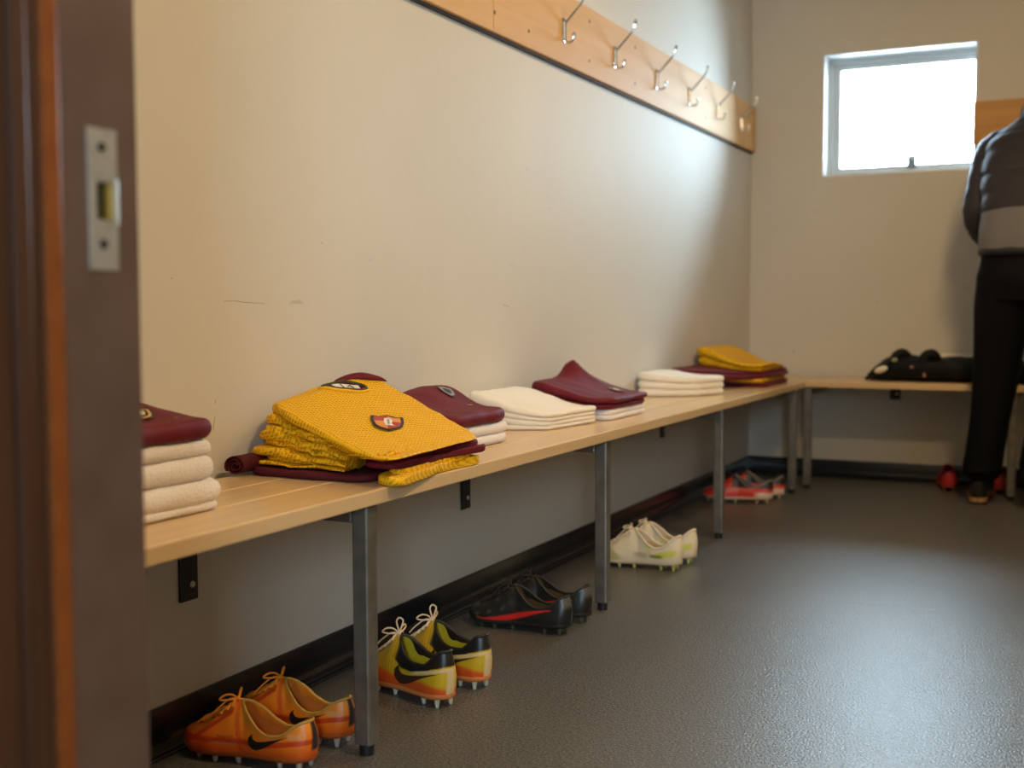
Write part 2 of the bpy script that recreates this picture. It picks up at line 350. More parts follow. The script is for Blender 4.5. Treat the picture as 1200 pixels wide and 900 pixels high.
# ------------------------------------------------------------------ benches
XB, ZT, ZBM = -1.077, 0.460, 0.4335
def make_bench(name, length, depth, planks, legs, brackets, label, m):
    """local frame: x = along, y = out from wall (0 at wall); front edge at y=depth"""
    root = empty(name, label=label, cat='bench')
    for (q0, q1) in planks:
        MB().bbox(0, length, q0, q1, ZBM, ZT, 0.003, seg=2).build('plank', m, root, True, angle=15)
    th = 0.032
    for lx in legs:
        y1 = depth-0.012; y0_ = y1-th
        lg = MB().bbox(lx-th/2, lx+th/2, y0_, y1, 0.018, ZBM-0.001, 0.004, seg=2).build('leg', M_STEEL, root, True, angle=15)
        MB().bbox(lx-th/2+0.001, lx+th/2-0.001, 0.006, y0_-0.0005, ZBM-0.032, ZBM-0.001, 0.003).build('bearer', M_STEEL, root, True, angle=15)
        MB().cyl((lx, (y0_+y1)/2, 0.0), (0, 0, 1), 0.013, 0.013, 0.0175, 14).build('foot_pad', M_BLACK, lg, True)
    for bx_, zb in brackets:
        b = MB().bbox(bx_-0.023, bx_+0.023, 0.0005, 0.006, zb, ZBM-0.001, 0.001).bbox(bx_-0.023, bx_+0.023, 0.006, 0.07, ZBM-0.006, ZBM-0.001, 0.001).build('bracket', M_BLACK, root)
        for zz in (zb+0.028, zb+0.105):
            if zz < ZBM-0.012:
                MB().tube([(bx_+0.008, 0.006, zz), (bx_+0.008, 0.0085, zz)], [0.0062, 0.005], 12).build('screw', M_SCREW, b, True)
    return root
L0 = 0.86
bl = make_bench('bench', 5.045-L0, XB-XW, [(0.026, 0.1335), (0.1365, 0.2410), (0.2440, XB-XW)], [1.70-L0, 2.80-L0, 3.85-L0, 4.93-L0], [(1.635-L0, 0.247), (2.68-L0, 0.253), (4.24-L0, 0.285)],
                'long pale varnished plank bench on steel legs along the wall under the hook rail', M_BENCHX)
# local (along, out) -> world: along=+Y, out=+X  (mirror-free rotation needs along x out = -Z, so flip the mesh instead)
def orient(root, origin, along, out):
    along, out = Vector(along), Vector(out)
    def fix(o):
        if o.type == 'MESH':
            me = o.data
            for vtx in me.vertices:
                c = vtx.co.copy(); vtx.co = along*c.x+out*c.y+Vector((0, 0, c.z))
            if along.cross(out).z < 0: me.flip_normals()
        for ch in o.children: fix(ch)
    fix(root); root.location = origin
orient(bl, (XW, L0, 0), (0, 1, 0), (1, 0, 0))
YFB = 5.066
bb = make_bench('bench', 2.9, YB-YFB, [(0.026, 0.1610), (0.1640, 0.2990), (0.3020, YB-YFB)], [-1.088-XW-0.0, -0.285-XW, 1.0-XW], [(-0.79-XW, 0.36)],
                'pale varnished plank bench along the wall beneath the window, holding the black bag', M_BENCHX)
orient(bb, (XW+0.01, YB, 0), (1, 0, 0), (0, -1, 0))
# wood grain runs along y for the left bench
def remat(o, a, b):
    if o.type == 'MESH':
        for i, s in enumerate(o.data.materials):
            if s == a: o.data.materials[i] = b
    for c in o.children: remat(c, a, b)
remat(bl, M_BENCHX, M_BENCH)

# ------------------------------------------------------------------ hook rails
def hook_mesh():
    mb = MB()
    mb.bbox(0.0, 0.003, -0.009, 0.009, -0.034, 0.034, 0.0012)
    up = catmull([(0.002, 0, 0.018), (0.012, 0, 0.026), (0.034, 0, 0.048), (0.056, 0, 0.071), (0.068, 0, 0.089), (0.071, 0, 0.101)], 16)
    mb.tube(up, 0.0035, 8)
    mb.tube([(0.0712, 0, 0.099), (0.0714, 0, 0.102), (0.0716, 0, 0.108), (0.0718, 0, 0.112)], [0.0035, 0.006, 0.006, 0.003], 10)
    mb.tube([(0.004, 0, 0.022), (0.005, 0, -0.03)], 0.0050, 8)
    lo = catmull([(0.004, 0, -0.022), (0.010, 0, -0.034), (0.022, 0, -0.037), (0.031, 0, -0.030), (0.034, 0, -0.018)], 12)
    mb.tube(lo, 0.0035, 8)
    mb.tube([(0.0335, 0, -0.020), (0.034, 0, -0.017), (0.0345, 0, -0.012), (0.0347, 0, -0.010)], [0.0035, 0.0055, 0.005, 0.0025], 10)
    return mb
RZ0, RZ1, RT = 1.483, 1.690, 0.022
hr = empty('hook_rail', (XW, 3.2, RZ0), label='long varnished wooden rail with a row of double coat hooks above the jersey bench', cat='coat rack')
jy = 2.815
for ya, yb in ((0.95, jy-0.0005), (jy+0.0005, YB-0.012)):
    MB().bbox(0.001, RT, ya-3.2, yb-3.2, 0, RZ1-RZ0, 0.003).build('board', M_RAIL, hr, True, angle=15)
MB().box(0.0005, 0.010, 0.95-3.2, YB-0.014-3.2, -0.006, -0.0002).build('backing_strip', mat('dark_backing', (0.05, 0.04, 0.03), 0.7), hr)
hk = hook_mesh().build('hook', M_CHROME, hr, True, loc=(RT, 3.268-3.2, 1.580-RZ0))
for yy in (3.685, 4.10, 4.485, 4.86, 5.235, 2.86-0.4, 2.06, 1.66, 1.26): copy_obj(hk, hr, (RT, yy-3.2, 1.580-RZ0))
scw = MB().cyl((0, 0, 0), (1, 0, 0), 0.0055, 0.0045, 0.0015, 12).build('screw', mat('rail_screw', (0.16, 0.11, 0.06), 0.5, 0.4, 0.4), hr, True, loc=(RT, 3.03-3.2, 0.045))
for yy, zz in ((3.03, 0.165), (3.47, 0.045), (3.47, 0.165), (3.88, 0.045), (3.88, 0.165), (2.82, 0.05), (2.82, 0.10), (2.82, 0.155), (4.7, 0.045), (4.7, 0.165)): copy_obj(scw, hr, (RT, yy-3.2, zz))
hb = empty('hook_rail', (-0.478, YB, 1.460), label='orange wooden hook rail on the wall beside the window', cat='coat rack')
MB().bbox(0, 2.2, -0.026, -0.001, 0, 0.180, 0.003).build('board', M_RAILX, hb, True, angle=15)
hk2 = hook_mesh(); hk2.v = [(p[1], -p[0], p[2]) for p in hk2.v]
hk2 = hk2.build('hook', M_CHROME, hb, True, loc=(0.55, -0.026, 0.09))
for xx in (0.95, 1.35, 1.75): copy_obj(hk2, hb, (xx, -0.026, 0.09))

# ------------------------------------------------------------------ fabrics
def fabric(name, color, c2, rough, bscale, bstr, sheen=0.0, spec=0.2, bdist=0.003):
    return mat(name, color, rough, spec, bump=(bscale, bstr, bdist, 2), var=(7, c2, 0.35, 0.7), sheen=sheen)
M_TERRY = fabric('white_terry', (0.90, 0.83, 0.79), (0.86, 0.79, 0.74), 0.95, 330, 0.9, 0.3, 0.1, 0.004)
M_TERRY2 = fabric('cream_cotton', (0.86, 0.79, 0.68), (0.82, 0.75, 0.63), 0.9, 260, 0.35, 0.2, 0.1)
M_MAROON = fabric('maroon_knit', (0.150, 0.009, 0.017), (0.115, 0.007, 0.013), 0.66, 420, 0.25, 0.0, 0.25, 0.0015)
M_MAROON2 = fabric('dark_maroon_cloth', (0.085, 0.008, 0.014), (0.07, 0.006, 0.01), 0.7, 420, 0.25, 0.0, 0.2, 0.0015)
def mesh_fabric():
    m = mat('yellow_mesh_knit', (0.80, 0.42, 0.012), 0.65, 0.2); N, L = nt(m); b = N['Principled BSDF']
    uv = N.new('ShaderNodeUVMap'); uv.uv_map = 'UVMap'
    mp = N.new('ShaderNodeMapping'); mp.inputs['Rotation'].default_value = (0, 0, 0.35); mp.inputs['Scale'].default_value = (125, 125, 1); L.new(uv.outputs['UV'], mp.inputs['Vector'])
    vo = N.new('ShaderNodeTexVoronoi'); vo.voronoi_dimensions = '2D'; vo.inputs['Scale'].default_value = 1; vo.inputs['Randomness'].default_value = 0.15; L.new(mp.outputs['Vector'], vo.inputs['Vector'])
    r = N.new('ShaderNodeMapRange'); r.inputs['From Min'].default_value = 0.22; r.inputs['From Max'].default_value = 0.40; L.new(vo.outputs['Distance'], r.inputs['Value'])
    mx = N.new('ShaderNodeMix'); mx.data_type = 'RGBA'; mx.inputs['A'].default_value = (0.52, 0.245, 0.005, 1); mx.inputs['B'].default_value = (0.86, 0.48, 0.008, 1)
    L.new(r.outputs['Result'], mx.inputs['Factor']); L.new(mx.outputs['Result'], b.inputs['Base Color'])
    bp = N.new('ShaderNodeBump'); bp.inputs['Strength'].default_value = 0.5; bp.inputs['Distance'].default_value = 0.0015; L.new(r.outputs['Result'], bp.inputs['Height']); L.new(bp.outputs['Normal'], b.inputs['Normal'])
    return m
M_YELLOW = mesh_fabric()
M_YTRIM = fabric('yellow_trim', (0.82, 0.46, 0.02), (0.75, 0.40, 0.015), 0.6, 300, 0.2)
M_NAVY = mat('crest_navy', (0.02, 0.016, 0.02), 0.6)
M_RED = mat('crest_red', (0.42, 0.035, 0.02), 0.55)
M_ORANGE = mat('crest_orange', (0.72, 0.27, 0.06), 0.55)
M_GOLD = mat('crest_gold', (0.62, 0.42, 0.10), 0.5)
M_WHITE = mat('print_white', (0.80, 0.78, 0.72), 0.6)
M_GREY = mat('print_grey', (0.30, 0.28, 0.29), 0.6)
M_INK = mat('print_black', (0.02, 0.02, 0.02), 0.6)

def poly_c(pts): return (sum(p[0] for p in pts)/len(pts), sum(p[1] for p in pts)/len(pts))
def pad_geo(outline, zlo, zhi, seed=0, edge=0.010, amp=0.006, wave=0.0, freq=18.0, nA=132, grow=0.0, nR=10, fuzz=0.0):
    """a folded layer of cloth: plan outline, lower and upper height functions, rounded rim"""
    O = catmull(outline, nA, True); cx, cy = poly_c(outline); c = np.array([cx, cy])
    rings = []      # (rho or None, inward distance, h)
    for rho in [0.0001]+[i/nR for i in range(1, nR)]: rings.append((rho, 0.0, 1.0))
    nr = 9
    for i in range(nr):
        ph = math.pi/2-math.pi*i/(nr-1)
        rings.append((None, edge*(1-math.cos(ph)), (1+math.sin(ph))/2))
    for rho in (0.72, 0.4, 0.0001): rings.append((rho, 0.0, 0.0))
    V = []; UV = []
    per = 0.0; arc = [0.0]
    for i in range(1, nA): per += float(np.linalg.norm(O[i]-O[i-1])); arc.append(per)
    for (rho, d, h) in rings:
        for i in range(nA):
            P = O[i]; dv = P-c; Ln = float(np.linalg.norm(dv)); th = math.atan2(dv[1], dv[0])
            ns = N3(math.cos(th)*freq*0.16+seed*3.1, math.sin(th)*freq*0.16, seed*1.7)
            off = grow+amp*ns
            full = Ln+off
            L_ = (full-edge)*rho if rho is not None else full-d
            x, y = cx+dv[0]/Ln*L_, cy+dv[1]/Ln*L_
            lo, hi = zlo(x, y), zhi(x, y)
            if hi < lo+0.002: hi = lo+0.002
            e_ = 1.0 if rho is None else rho**3
            wv = wave*e_*N3(math.cos(th)*freq*0.3+seed*7.7, math.sin(th)*freq*0.3, 4.2+seed)
            z = lo+(hi-lo)*h
            if h > 0.02: z += wv*min(1, h*2)
            if fuzz and rho is None: 
                q = fuzz*N3(arc[i]*160, z*160, seed); x += dv[0]/Ln*q; y += dv[1]/Ln*q
            V.append((x, y, z)); UV.append((x+(hi-z)*0.8+ (d if rho is None else 0), y+(hi-z)*0.8))
    n = len(rings); Fc = []
    for r in range(n-1):
        for i in range(nA):
            j = (i+1) % nA; Fc.append((r*nA+i, r*nA+j, (r+1)*nA+j, (r+1)*nA+i))
    return V, Fc, UV
def cloth(name, layers, m, label=None, cat=None, group=None, parent=None):
    """layers: list of dict for pad_geo -> one mesh (folds of the same garment)"""
    V = []; Fc = []; UV = []
    for kw in layers:
        v, f, u = pad_geo(**kw); o = len(V); V += v; Fc += [tuple(i+o for i in q) for q in f]; UV += u
    zmin = min(p[2] for p in V); xs = [p[0] for p in V]; ys = [p[1] for p in V]
    org = ((min(xs)+max(xs))/2, (min(ys)+max(ys))/2, zmin) if not parent else tuple(parent.location)
    ob = mesh(name, [(p[0]-org[0], p[1]-org[1], p[2]-org[2]) for p in V], Fc, m, None, True, org if not parent else (0, 0, 0), uv=UV, recalc=False)
    if parent: ob.parent = parent
    if label: tag(ob, label, cat, group)
    return ob
def const(z): return lambda x, y: z
def rect(xa, xb, ya, yb, r=0.02, skew=0.0):
    return [(xa+r*.3, ya+r*.3+skew*0), (xa+r, ya), ((xa+xb)/2, ya), (xb-r, ya), (xb-r*.3, ya+r*.3), (xb, ya+r), (xb, (ya+yb)/2), (xb, yb-r), (xb-r*.3, yb-r*.3), (xb-r, yb), ((xa+xb)/2, yb), (xa+r, yb), (xa+r*.3, yb-r*.3), (xa, yb-r), (xa, (ya+yb)/2), (xa, ya+r)]
def patch(name, poly, org, ax, ay, surf, lift, m, parent, rings=6, sub=4):
    """flat print / badge that follows a surface: poly in badge units -> world xy -> surf height"""
    P = []
    k = len(poly)
    for i in range(k):
        a, b = np.array(poly[i]), np.array(poly[(i+1) % k])
        for s in range(sub): P.append(a+(b-a)*s/sub)
    c = np.mean(P, axis=0); n = len(P); V = []
    def pt(q):
        x = org[0]+ax[0]*q[0]+ay[0]*q[1]; y = org[1]+ax[1]*q[0]+ay[1]*q[1]; return (x, y, surf(x, y)+lift)
    for r in range(rings+1):
        s = max(r/rings, 1e-4)
        for q in P: V.append(pt(c+(q-c)*s))
    Fc = []
    for r in range(rings):
        for i in range(n):
            j = (i+1) % n; Fc.append((r*n+i, (r+1)*n+i, (r+1)*n+j, r*n+j))
    loc = parent.location
    return mesh(name, [(p[0]-loc[0], p[1]-loc[1], p[2]-loc[2]) for p in V], Fc, m, parent, True)
def text_polys(body, size=1.0):
    cu = bpy.data.curves.new('lettering', 'FONT'); cu.body = body; cu.size = size; cu.resolution_u = 3
    o = bpy.data.objects.new('lettering', cu); COL.objects.link(o)
    dg = bpy.context.evaluated_depsgraph_get(); me = bpy.data.meshes.new_from_object(o.evaluated_get(dg))
    v = [tuple(q.co[:2]) for q in me.vertices]; f = [tuple(p.vertices) for p in me.polygons]
    bpy.data.objects.remove(o); bpy.data.curves.remove(cu); bpy.data.meshes.remove(me)
    return v, f
SHIELD = [(0, 1.0), (0.45, 0.80), (0.85, 0.82), (0.88, 0.2), (0.74, -0.42), (0.38, -0.80), (0, -1.0), (-0.38, -0.80), (-0.74, -0.42), (-0.88, 0.2), (-0.85, 0.82), (-0.45, 0.80)]
def crest(org, ax, ay, surf, parent, style='full'):
    sc = lambda s: [(p[0]*s, p[1]*s) for p in SHIELD]
    root = patch('crest', sc(1.0), org, ax, ay, surf, 0.0028, M_NAVY, parent)
    if style == 'full':
        lo = Vector(parent.location)
        def sub(name, poly, lift, m, rings=5):
            o = patch(name, poly, org, ax, ay, surf, lift, m, parent, rings); o.parent = root; return o
        sub('field', sc(0.82), 0.0034, M_RED)
        sub('quarter', [(0.0, 0.78), (0.34, 0.64), (0.68, 0.66), (0.70, 0.1), (0.0, 0.05)], 0.0038, M_ORANGE)
        sub('quarter', [(-0.70, 0.0), (-0.60, -0.32), (-0.32, -0.62), (-0.02, -0.78), (0.0, 0.05)], 0.0038, M_ORANGE)
        sub('figure', [(-0.16, 0.42), (0.10, 0.50), (0.26, 0.20), (0.20, -0.30), (0.36, -0.46), (-0.12, -0.44), (-0.20, -0.05)], 0.0043, M_WHITE)
        sub('figure', [(-0.02, 0.30), (0.10, 0.30), (0.10, -0.36), (-0.02, -0.36)], 0.0048, M_GREY)
    elif style == 'gold':
        o = patch('field', sc(0.80), org, ax, ay, surf, 0.0034, M_GOLD, parent, 5); o.parent = root
        o = patch('field', sc(0.62), org, ax, ay, surf, 0.0038, M_MAROON2, parent, 5); o.parent = root
        o = patch('figure', [(p[0]*0.42, p[1]*0.42) for p in SHIELD], org, ax, ay, surf, 0.0042, M_WHITE, parent, 4); o.parent = root
    else:
        o = patch('field', sc(0.86), org, ax, ay, surf, 0.0034, M_GREY, parent, 5); o.parent = root
        o = patch('figure', [(p[0]*0.5, p[1]*0.5) for p in SHIELD], org, ax, ay, surf, 0.0038, M_NAVY, parent, 4); o.parent = root
    return root

B = ZT+0.0008
TOW = 'folded white towels on the bench'
JER = 'folded jerseys on the bench'
# ---- stack beside the door: three towels with a maroon jersey on top
ol1 = rect(-1.415, -1.190, 1.09, 1.440, 0.03)
ol1b = rect(-1.412, -1.194, 1.09, 1.438, 0.03)
cloth('folded_towel', [dict(outline=ol1, zlo=const(B), zhi=const(B+0.013), seed=1, edge=0.006, amp=0.003, wave=0.002, fuzz=0.0016), dict(outline=ol1, zlo=const(B+0.011), zhi=const(B+0.046), seed=2, edge=0.0165, amp=0.004, wave=0.003, grow=0.004, fuzz=0.0016)], M_TERRY,
      'thick white terry towel at the bottom of the stack by the door frame', 'towel', TOW)
cloth('folded_towel', [dict(outline=ol1b, zlo=const(B+0.046), zhi=const(B+0.082), seed=3, edge=0.017, amp=0.004, wave=0.003, fuzz=0.0016)], M_TERRY,
      'thick white terry towel in the middle of the stack by the door frame', 'towel', TOW)
cloth('folded_towel', [dict(outline=ol1b, zlo=const(B+0.082), zhi=const(B+0.108), seed=4, edge=0.013, amp=0.004, wave=0.003, grow=-0.004, fuzz=0.0016)], M_TERRY,
      'white terry towel directly under the maroon jersey by the door frame', 'towel', TOW)
def j1(x, y): 
    return B+0.108+0.030+0.036*smooth01(-1.22, -1.37, x)*smooth01(1.50, 1.36, y)+0.003*N3(x*14, y*14, 2)
jj = cloth('folded_jersey', [dict(outline=rect(-1.408, -1.192, 1.10, 1.455, 0.06), zlo=const(B+0.108), zhi=j1, seed=5, edge=0.014, amp=0.006, nR=20)], M_MAROON,
      'maroon jersey with gold-edged shield badge on the white towels by the door frame', 'jersey', JER)
crest((-1.268, 1.345), (0.014, 0.024), (-0.024, 0.016), j1, jj, 'gold')
patch('maker_mark', [(-1, 0), (0.2, -0.25), (1, 0.3), (-0.2, 0.25)], (-1.232, 1.385), (0.001, 0.006), (-0.006, 0.001), j1, 0.002, M_GOLD, jj, 2, 2)

# ---- rolled maroon garment against the wall
def roll(name, p0, p1, r, m, label, cat, group=None):
    p0, p1 = Vector(p0), Vector(p1); d = (p1-p0).normalized(); e1 = d.cross(Vector((0, 0, 1))).normalized(); e2 = Vector((0, 0, 1))
    V = []; n = 90; turns = 2.6; nl = 15
    for i in range(nl):
        s = i/(nl-1); q = p0.lerp(p1, s)
        for k in range(n):
            a = k/(n-1)*turns*2*math.pi; rr = r*(0.22+0.78*k/(n-1))+0.0015*N3(a*0.7, s*5, 3)
            V.append(q+e1*math.cos(a)*rr*1.15+e2*(math.sin(a)*rr*0.92+r)+d*0.006*N3(a*0.5, 2, i*0.0))
    Fc = [(i*n+k, (i+1)*n+k, (i+1)*n+k+1, i*n+k+1) for i in range(nl-1) for k in range(n-1)]
    org = (p0+p1)/2
    ob = mesh(name, [v-org for v in V], Fc, m, None, True, org)
    so = ob.modifiers.new('cloth_thickness', 'SOLIDIFY'); so.thickness = 0.0022; so.offset = 0
    return tag(ob, label, cat, group)
roll('rolled_shorts', (-1.392, 1.715, B), (-1.40, 2.02, B), 0.0200, M_MAROON2, 'dark maroon shorts rolled up tight against the wall behind the yellow pile', 'shorts')

# ---- the big pile of yellow mesh jerseys
def HP(x, y):
    t = (-1.07-x)/0.30
    h = 0.042+0.092*min(1.15, max(-0.2, t))+0.13*(y-1.90)*max(0, min(1, t))
    h -= 0.020*smooth01(-1.36, -1.42, x)
    return max(0.03, h)
OLP = [(-1.390, 1.825), (-1.33, 1.790), (-1.22, 1.755), (-1.10, 1.716), (-1.064, 1.706), (-1.052, 1.728), (-1.058, 1.82), (-1.068, 1.92), (-1.078, 2.04), (-1.095, 2.085), (-1.16, 2.105), (-1.28, 2.125), (-1.37, 2.125), (-1.408, 2.09), (-1.412, 1.95), (-1.408, 1.86)]
def frac(k): return lambda x, y: B+k*HP(x, y)
def sc_out(ol, s, dx=0, dy=0):
    c = poly_c(ol); return [(c[0]+(p[0]-c[0])*s+dx, c[1]+(p[1]-c[1])*s+dy) for p in ol]
YG = 'yellow mesh jerseys in the big pile'
# maroon shorts at the very bottom, left side
cloth('folded_shorts', [dict(outline=[(-1.392, 1.765), (-1.30, 1.742), (-1.16, 1.742), (-1.12, 1.80), (-1.12, 1.98), (-1.18, 2.08), (-1.36, 2.08), (-1.40, 1.95)], zlo=const(B), zhi=const(B+0.014), seed=11, edge=0.007, amp=0.006, wave=0.003)], M_MAROON2,
      'dark maroon shorts lying flat beneath the pile of yellow mesh jerseys', 'shorts')
# lower yellow jersey: slides out over the front edge of the bench
def yl_top(x, y): return B+0.020+0.003*N3(x*30, y*30, 3)-0.004*smooth01(-1.07, -1.045, x)
cloth('folded_jersey', [dict(outline=[(-1.115, 1.765), (-1.075, 1.728), (-1.056, 1.742), (-1.062, 1.80), (-1.074, 1.90), (-1.082, 1.985), (-1.076, 2.060), (-1.092, 2.078), (-1.108, 2.05), (-1.113, 1.90)], zlo=const(B), zhi=lambda x, y: yl_top(x, y)-0.004, seed=12, edge=0.005, amp=0.004, wave=0.003, freq=30),
                        dict(outline=[(-1.112, 1.80), (-1.085, 1.765), (-1.072, 1.785), (-1.080, 1.90), (-1.088, 1.99), (-1.085, 2.045), (-1.104, 2.055), (-1.110, 1.92)], zlo=lambda x, y: yl_top(x, y)-0.005, zhi=lambda x, y: yl_top(x, y)+0.004, seed=13, edge=0.004, amp=0.003, wave=0.003, freq=30)], M_YELLOW,
      'yellow mesh jersey poking out lowest at the bench edge under maroon cloth', 'jersey', YG)
# maroon bunched shorts between
def ms_lo(x, y): return B+0.021-0.003*smooth01(-1.16, -1.22, x)
cloth('folded_shorts', [dict(outline=[(-1.16, 1.79), (-1.108, 1.765), (-1.085, 1.785), (-1.078, 1.88), (-1.083, 1.98), (-1.070, 2.075), (-1.092, 2.105), (-1.13, 2.09), (-1.16, 1.95)], zlo=const(B+0.0225), zhi=lambda x, y: B+0.0345+0.0025*N3(x*40, y*18, 1), seed=14, edge=0.006, amp=0.004, wave=0.003, freq=26),
                        dict(outline=[(-1.16, 1.80), (-1.110, 1.760), (-1.095, 1.775), (-1.088, 1.88), (-1.092, 1.98), (-1.082, 2.065), (-1.102, 2.095), (-1.13, 2.08), (-1.16, 1.95)], zlo=const(B+0.034), zhi=lambda x, y: B+0.046+0.003*N3(x*40, y*18, 5), seed=15, edge=0.006, amp=0.004, wave=0.003, freq=26)], M_MAROON,
      'maroon shorts bunched between two yellow jerseys at the front of the pile', 'shorts')
# the middle yellow jerseys: folded edges showing towards the door
ks = [0.11, 0.21, 0.30, 0.42, 0.52, 0.65, 0.74, 0.83, 0.885]
offs = [(-0.014, -0.012), (0.002, 0.006), (-0.006, -0.004), (0.004, 0.014), (0.0, 0.010), (0.004, 0.022), (0.006, 0.018), (0.002, 0.028)]
pl_labels = ['yellow mesh jersey with wavy folded edge lying straight on the flat maroon shorts', 'second yellow mesh jersey up from the maroon shorts in the big pile',
             'third yellow mesh jersey up from the maroon shorts in the big pile', 'yellow mesh jersey just under the top one with the shield badge']
def lift_right(k):
    def fn(x, y):
        z = B+k*HP(x, y)
        return max(z, B+0.0145+0.03*k) if x < -1.17 else max(z, B+0.0475+0.002*k)
    return fn
def inner(ol, xmax, dx, dy):
    return [(min(p[0], xmax-(0.02 if abs(p[1]-1.9) > 0.12 else 0))+dx, p[1]+dy) for p in ol]
for g in range(4):
    lay = []
    for q in range(2):
        k = g*2+q
        dx, dy = offs[k]
        ol = [(-1.395+dx, 1.790+dy), (-1.30+dx, 1.772+dy), (-1.20, 1.757+dy), (-1.105-0.003*k, 1.728+0.4*dy), (-1.082+0.002*k, 1.742+0.4*dy), (-1.10, 1.84), (-1.11, 1.96), (-1.12, 2.05), (-1.18, 2.09), (-1.28, 2.11), (-1.36, 2.11), (-1.398+dx, 2.07), (-1.402+dx, 1.93)]
        lay.append(dict(outline=ol, zlo=lift_right(ks[k]), zhi=lift_right(ks[k+1]-0.004), seed=20+k*1.37, edge=0.0065, amp=0.013, wave=0.012 if k > 0 else 0.006, freq=21))
    cloth('folded_jersey', lay, M_YELLOW, pl_labels[g], 'jersey', YG)
def top_z(x, y):
    return B+max(0.047, HP(x, y))+0.0025*N3(x*16, y*16, 8)+0.0025*N3(x*40, y*9, 3)
tj = cloth('folded_jersey', [dict(outline=OLP, zlo=lambda x, y: B+max(0.0475, 0.875*HP(x, y))-0.001*0, zhi=lambda x, y: top_z(x, y)+0.004, seed=40, edge=0.007, amp=0.004, freq=26, nA=180, nR=26)], M_YELLOW,
      'yellow mesh jersey on top of the big pile with red shield badge and open collar', 'jersey', YG)
tsurf = lambda x, y: top_z(x, y)+0.004
crest((-1.195, 1.922), (0.021, 0.035), (-0.029, 0.044), tsurf, tj, 'full')
# collar: maroon neck lining, trimmed ring, size label
CC = (-1.352, 2.012)
ca, cb = np.array([0.50, 0.866])*0.047, np.array([-0.80, 0.30])*0.024
ell = [(math.cos(a), math.sin(a)) for a in [i*2*math.pi/28 for i in range(28)]]
back = lambda x, y: tsurf(x, y)+0.001
patch('neck_lining', [(p[0]*1.0, p[1]) for p in ell], CC, ca, cb, tsurf, 0.0020, M_MAROON2, tj, 4, 1)
ps = [(CC[0]+ca[0]*p[0]+cb[0]*p[1], CC[1]+ca[1]*p[0]+cb[1]*p[1]) for p in ell]
lo = tj.location
MB().tube([(x-lo.x, y-lo.y, tsurf(x, y)+0.0035-lo.z) for x, y in ps], 0.0036, 8, closed=True).build('collar', mat('collar_dark', (0.05, 0.035, 0.01), 0.6), tj, True)
ps2 = [(CC[0]+(ca[0]*p[0]+cb[0]*p[1])*1.13, CC[1]+(ca[1]*p[0]+cb[1]*p[1])*1.13) for p in ell]
MB().tube([(x-lo.x, y-lo.y, tsurf(x, y)+0.0018-lo.z) for x, y in ps2], 0.0032, 8, closed=True).build('collar_trim', M_YTRIM, tj, True)
lb = patch('size_label', [(-0.66, -0.62), (0.62, -0.70), (0.74, 0.34), (-0.52, 0.42)], CC, ca, cb, tsurf, 0.0030, M_WHITE, tj, 4, 4)
tv, tf = text_polys('14', 1.0)
def on_surf(q, org, ax, ay, lift):
    x = org[0]+ax[0]*q[0]+ay[0]*q[1]; y = org[1]+ax[1]*q[0]+ay[1]*q[1]; return (x-lo.x, y-lo.y, tsurf(x, y)+lift-lo.z)
mesh('size_number', [on_surf(((q[0]-0.55)*0.75+0.08, (q[1]-0.35)*1.2-0.14), CC, ca, cb, 0.0036) for q in tv], tf, M_INK, lb, False)
# maroon inner back panel standing up behind the collar
v, f = grid(22, 5, lambda i, j: (lambda x, y: (x-lo.x+0.004*math.sin(j*0.8), y-lo.y, tsurf(x, y)-lo.z+0.002+(0.0100*math.sin(math.pi*min(1, max(0.0, i/21)))**0.6)*math.sin(j/4*math.pi*0.55)))(-1.385+0.060*(i/21)-0.004*j, 2.045+0.085*i/21))
mo = mesh('back_panel', v, f, M_MAROON, tj, True)
mo.modifiers.new('cloth_thickness', 'SOLIDIFY').thickness = 0.003

# ---- second stack: maroon jersey on a white towel
ol2 = rect(-1.415, -1.198, 2.19, 2.455, 0.03)
cloth('folded_towel', [dict(outline=ol2, zlo=const(B), zhi=const(B+0.024), seed=50, edge=0.011, amp=0.004, wave=0.002), dict(outline=ol2, zlo=const(B+0.023), zhi=const(B+0.049), seed=51, edge=0.012, amp=0.004, wave=0.002, grow=0.002)], M_TERRY,
      'white towel under the maroon jersey right behind the big yellow pile', 'towel', TOW)
def j2(x, y):
    return B+0.049+0.030+0.046*smooth01(-1.25, -1.37, x)*smooth01(2.54, 2.44, y)*(0.55+0.45*smooth01(2.2, 2.42, y))+0.003*N3(x*16, y*16, 5)
jj = cloth('folded_jersey', [dict(outline=rect(-1.412, -1.192, 2.17, 2.462, 0.05), zlo=const(B+0.049), zhi=j2, seed=52, edge=0.015, amp=0.005, nR=20)], M_MAROON,
      'maroon jersey with greyish badge on one white towel, right behind the yellow pile', 'jersey', JER)
crest((-1.330, 2.40), (0.012, 0.020), (-0.020, 0.014), j2, jj, 'grey')
patch('maker_mark', [(-1, 0), (0.2, -0.3), (1, 0.3), (-0.2, 0.3)], (-1.275, 2.405), (0.004, 0.012), (-0.006, 0.001), j2, 0.002, M_GOLD, jj, 2, 2)

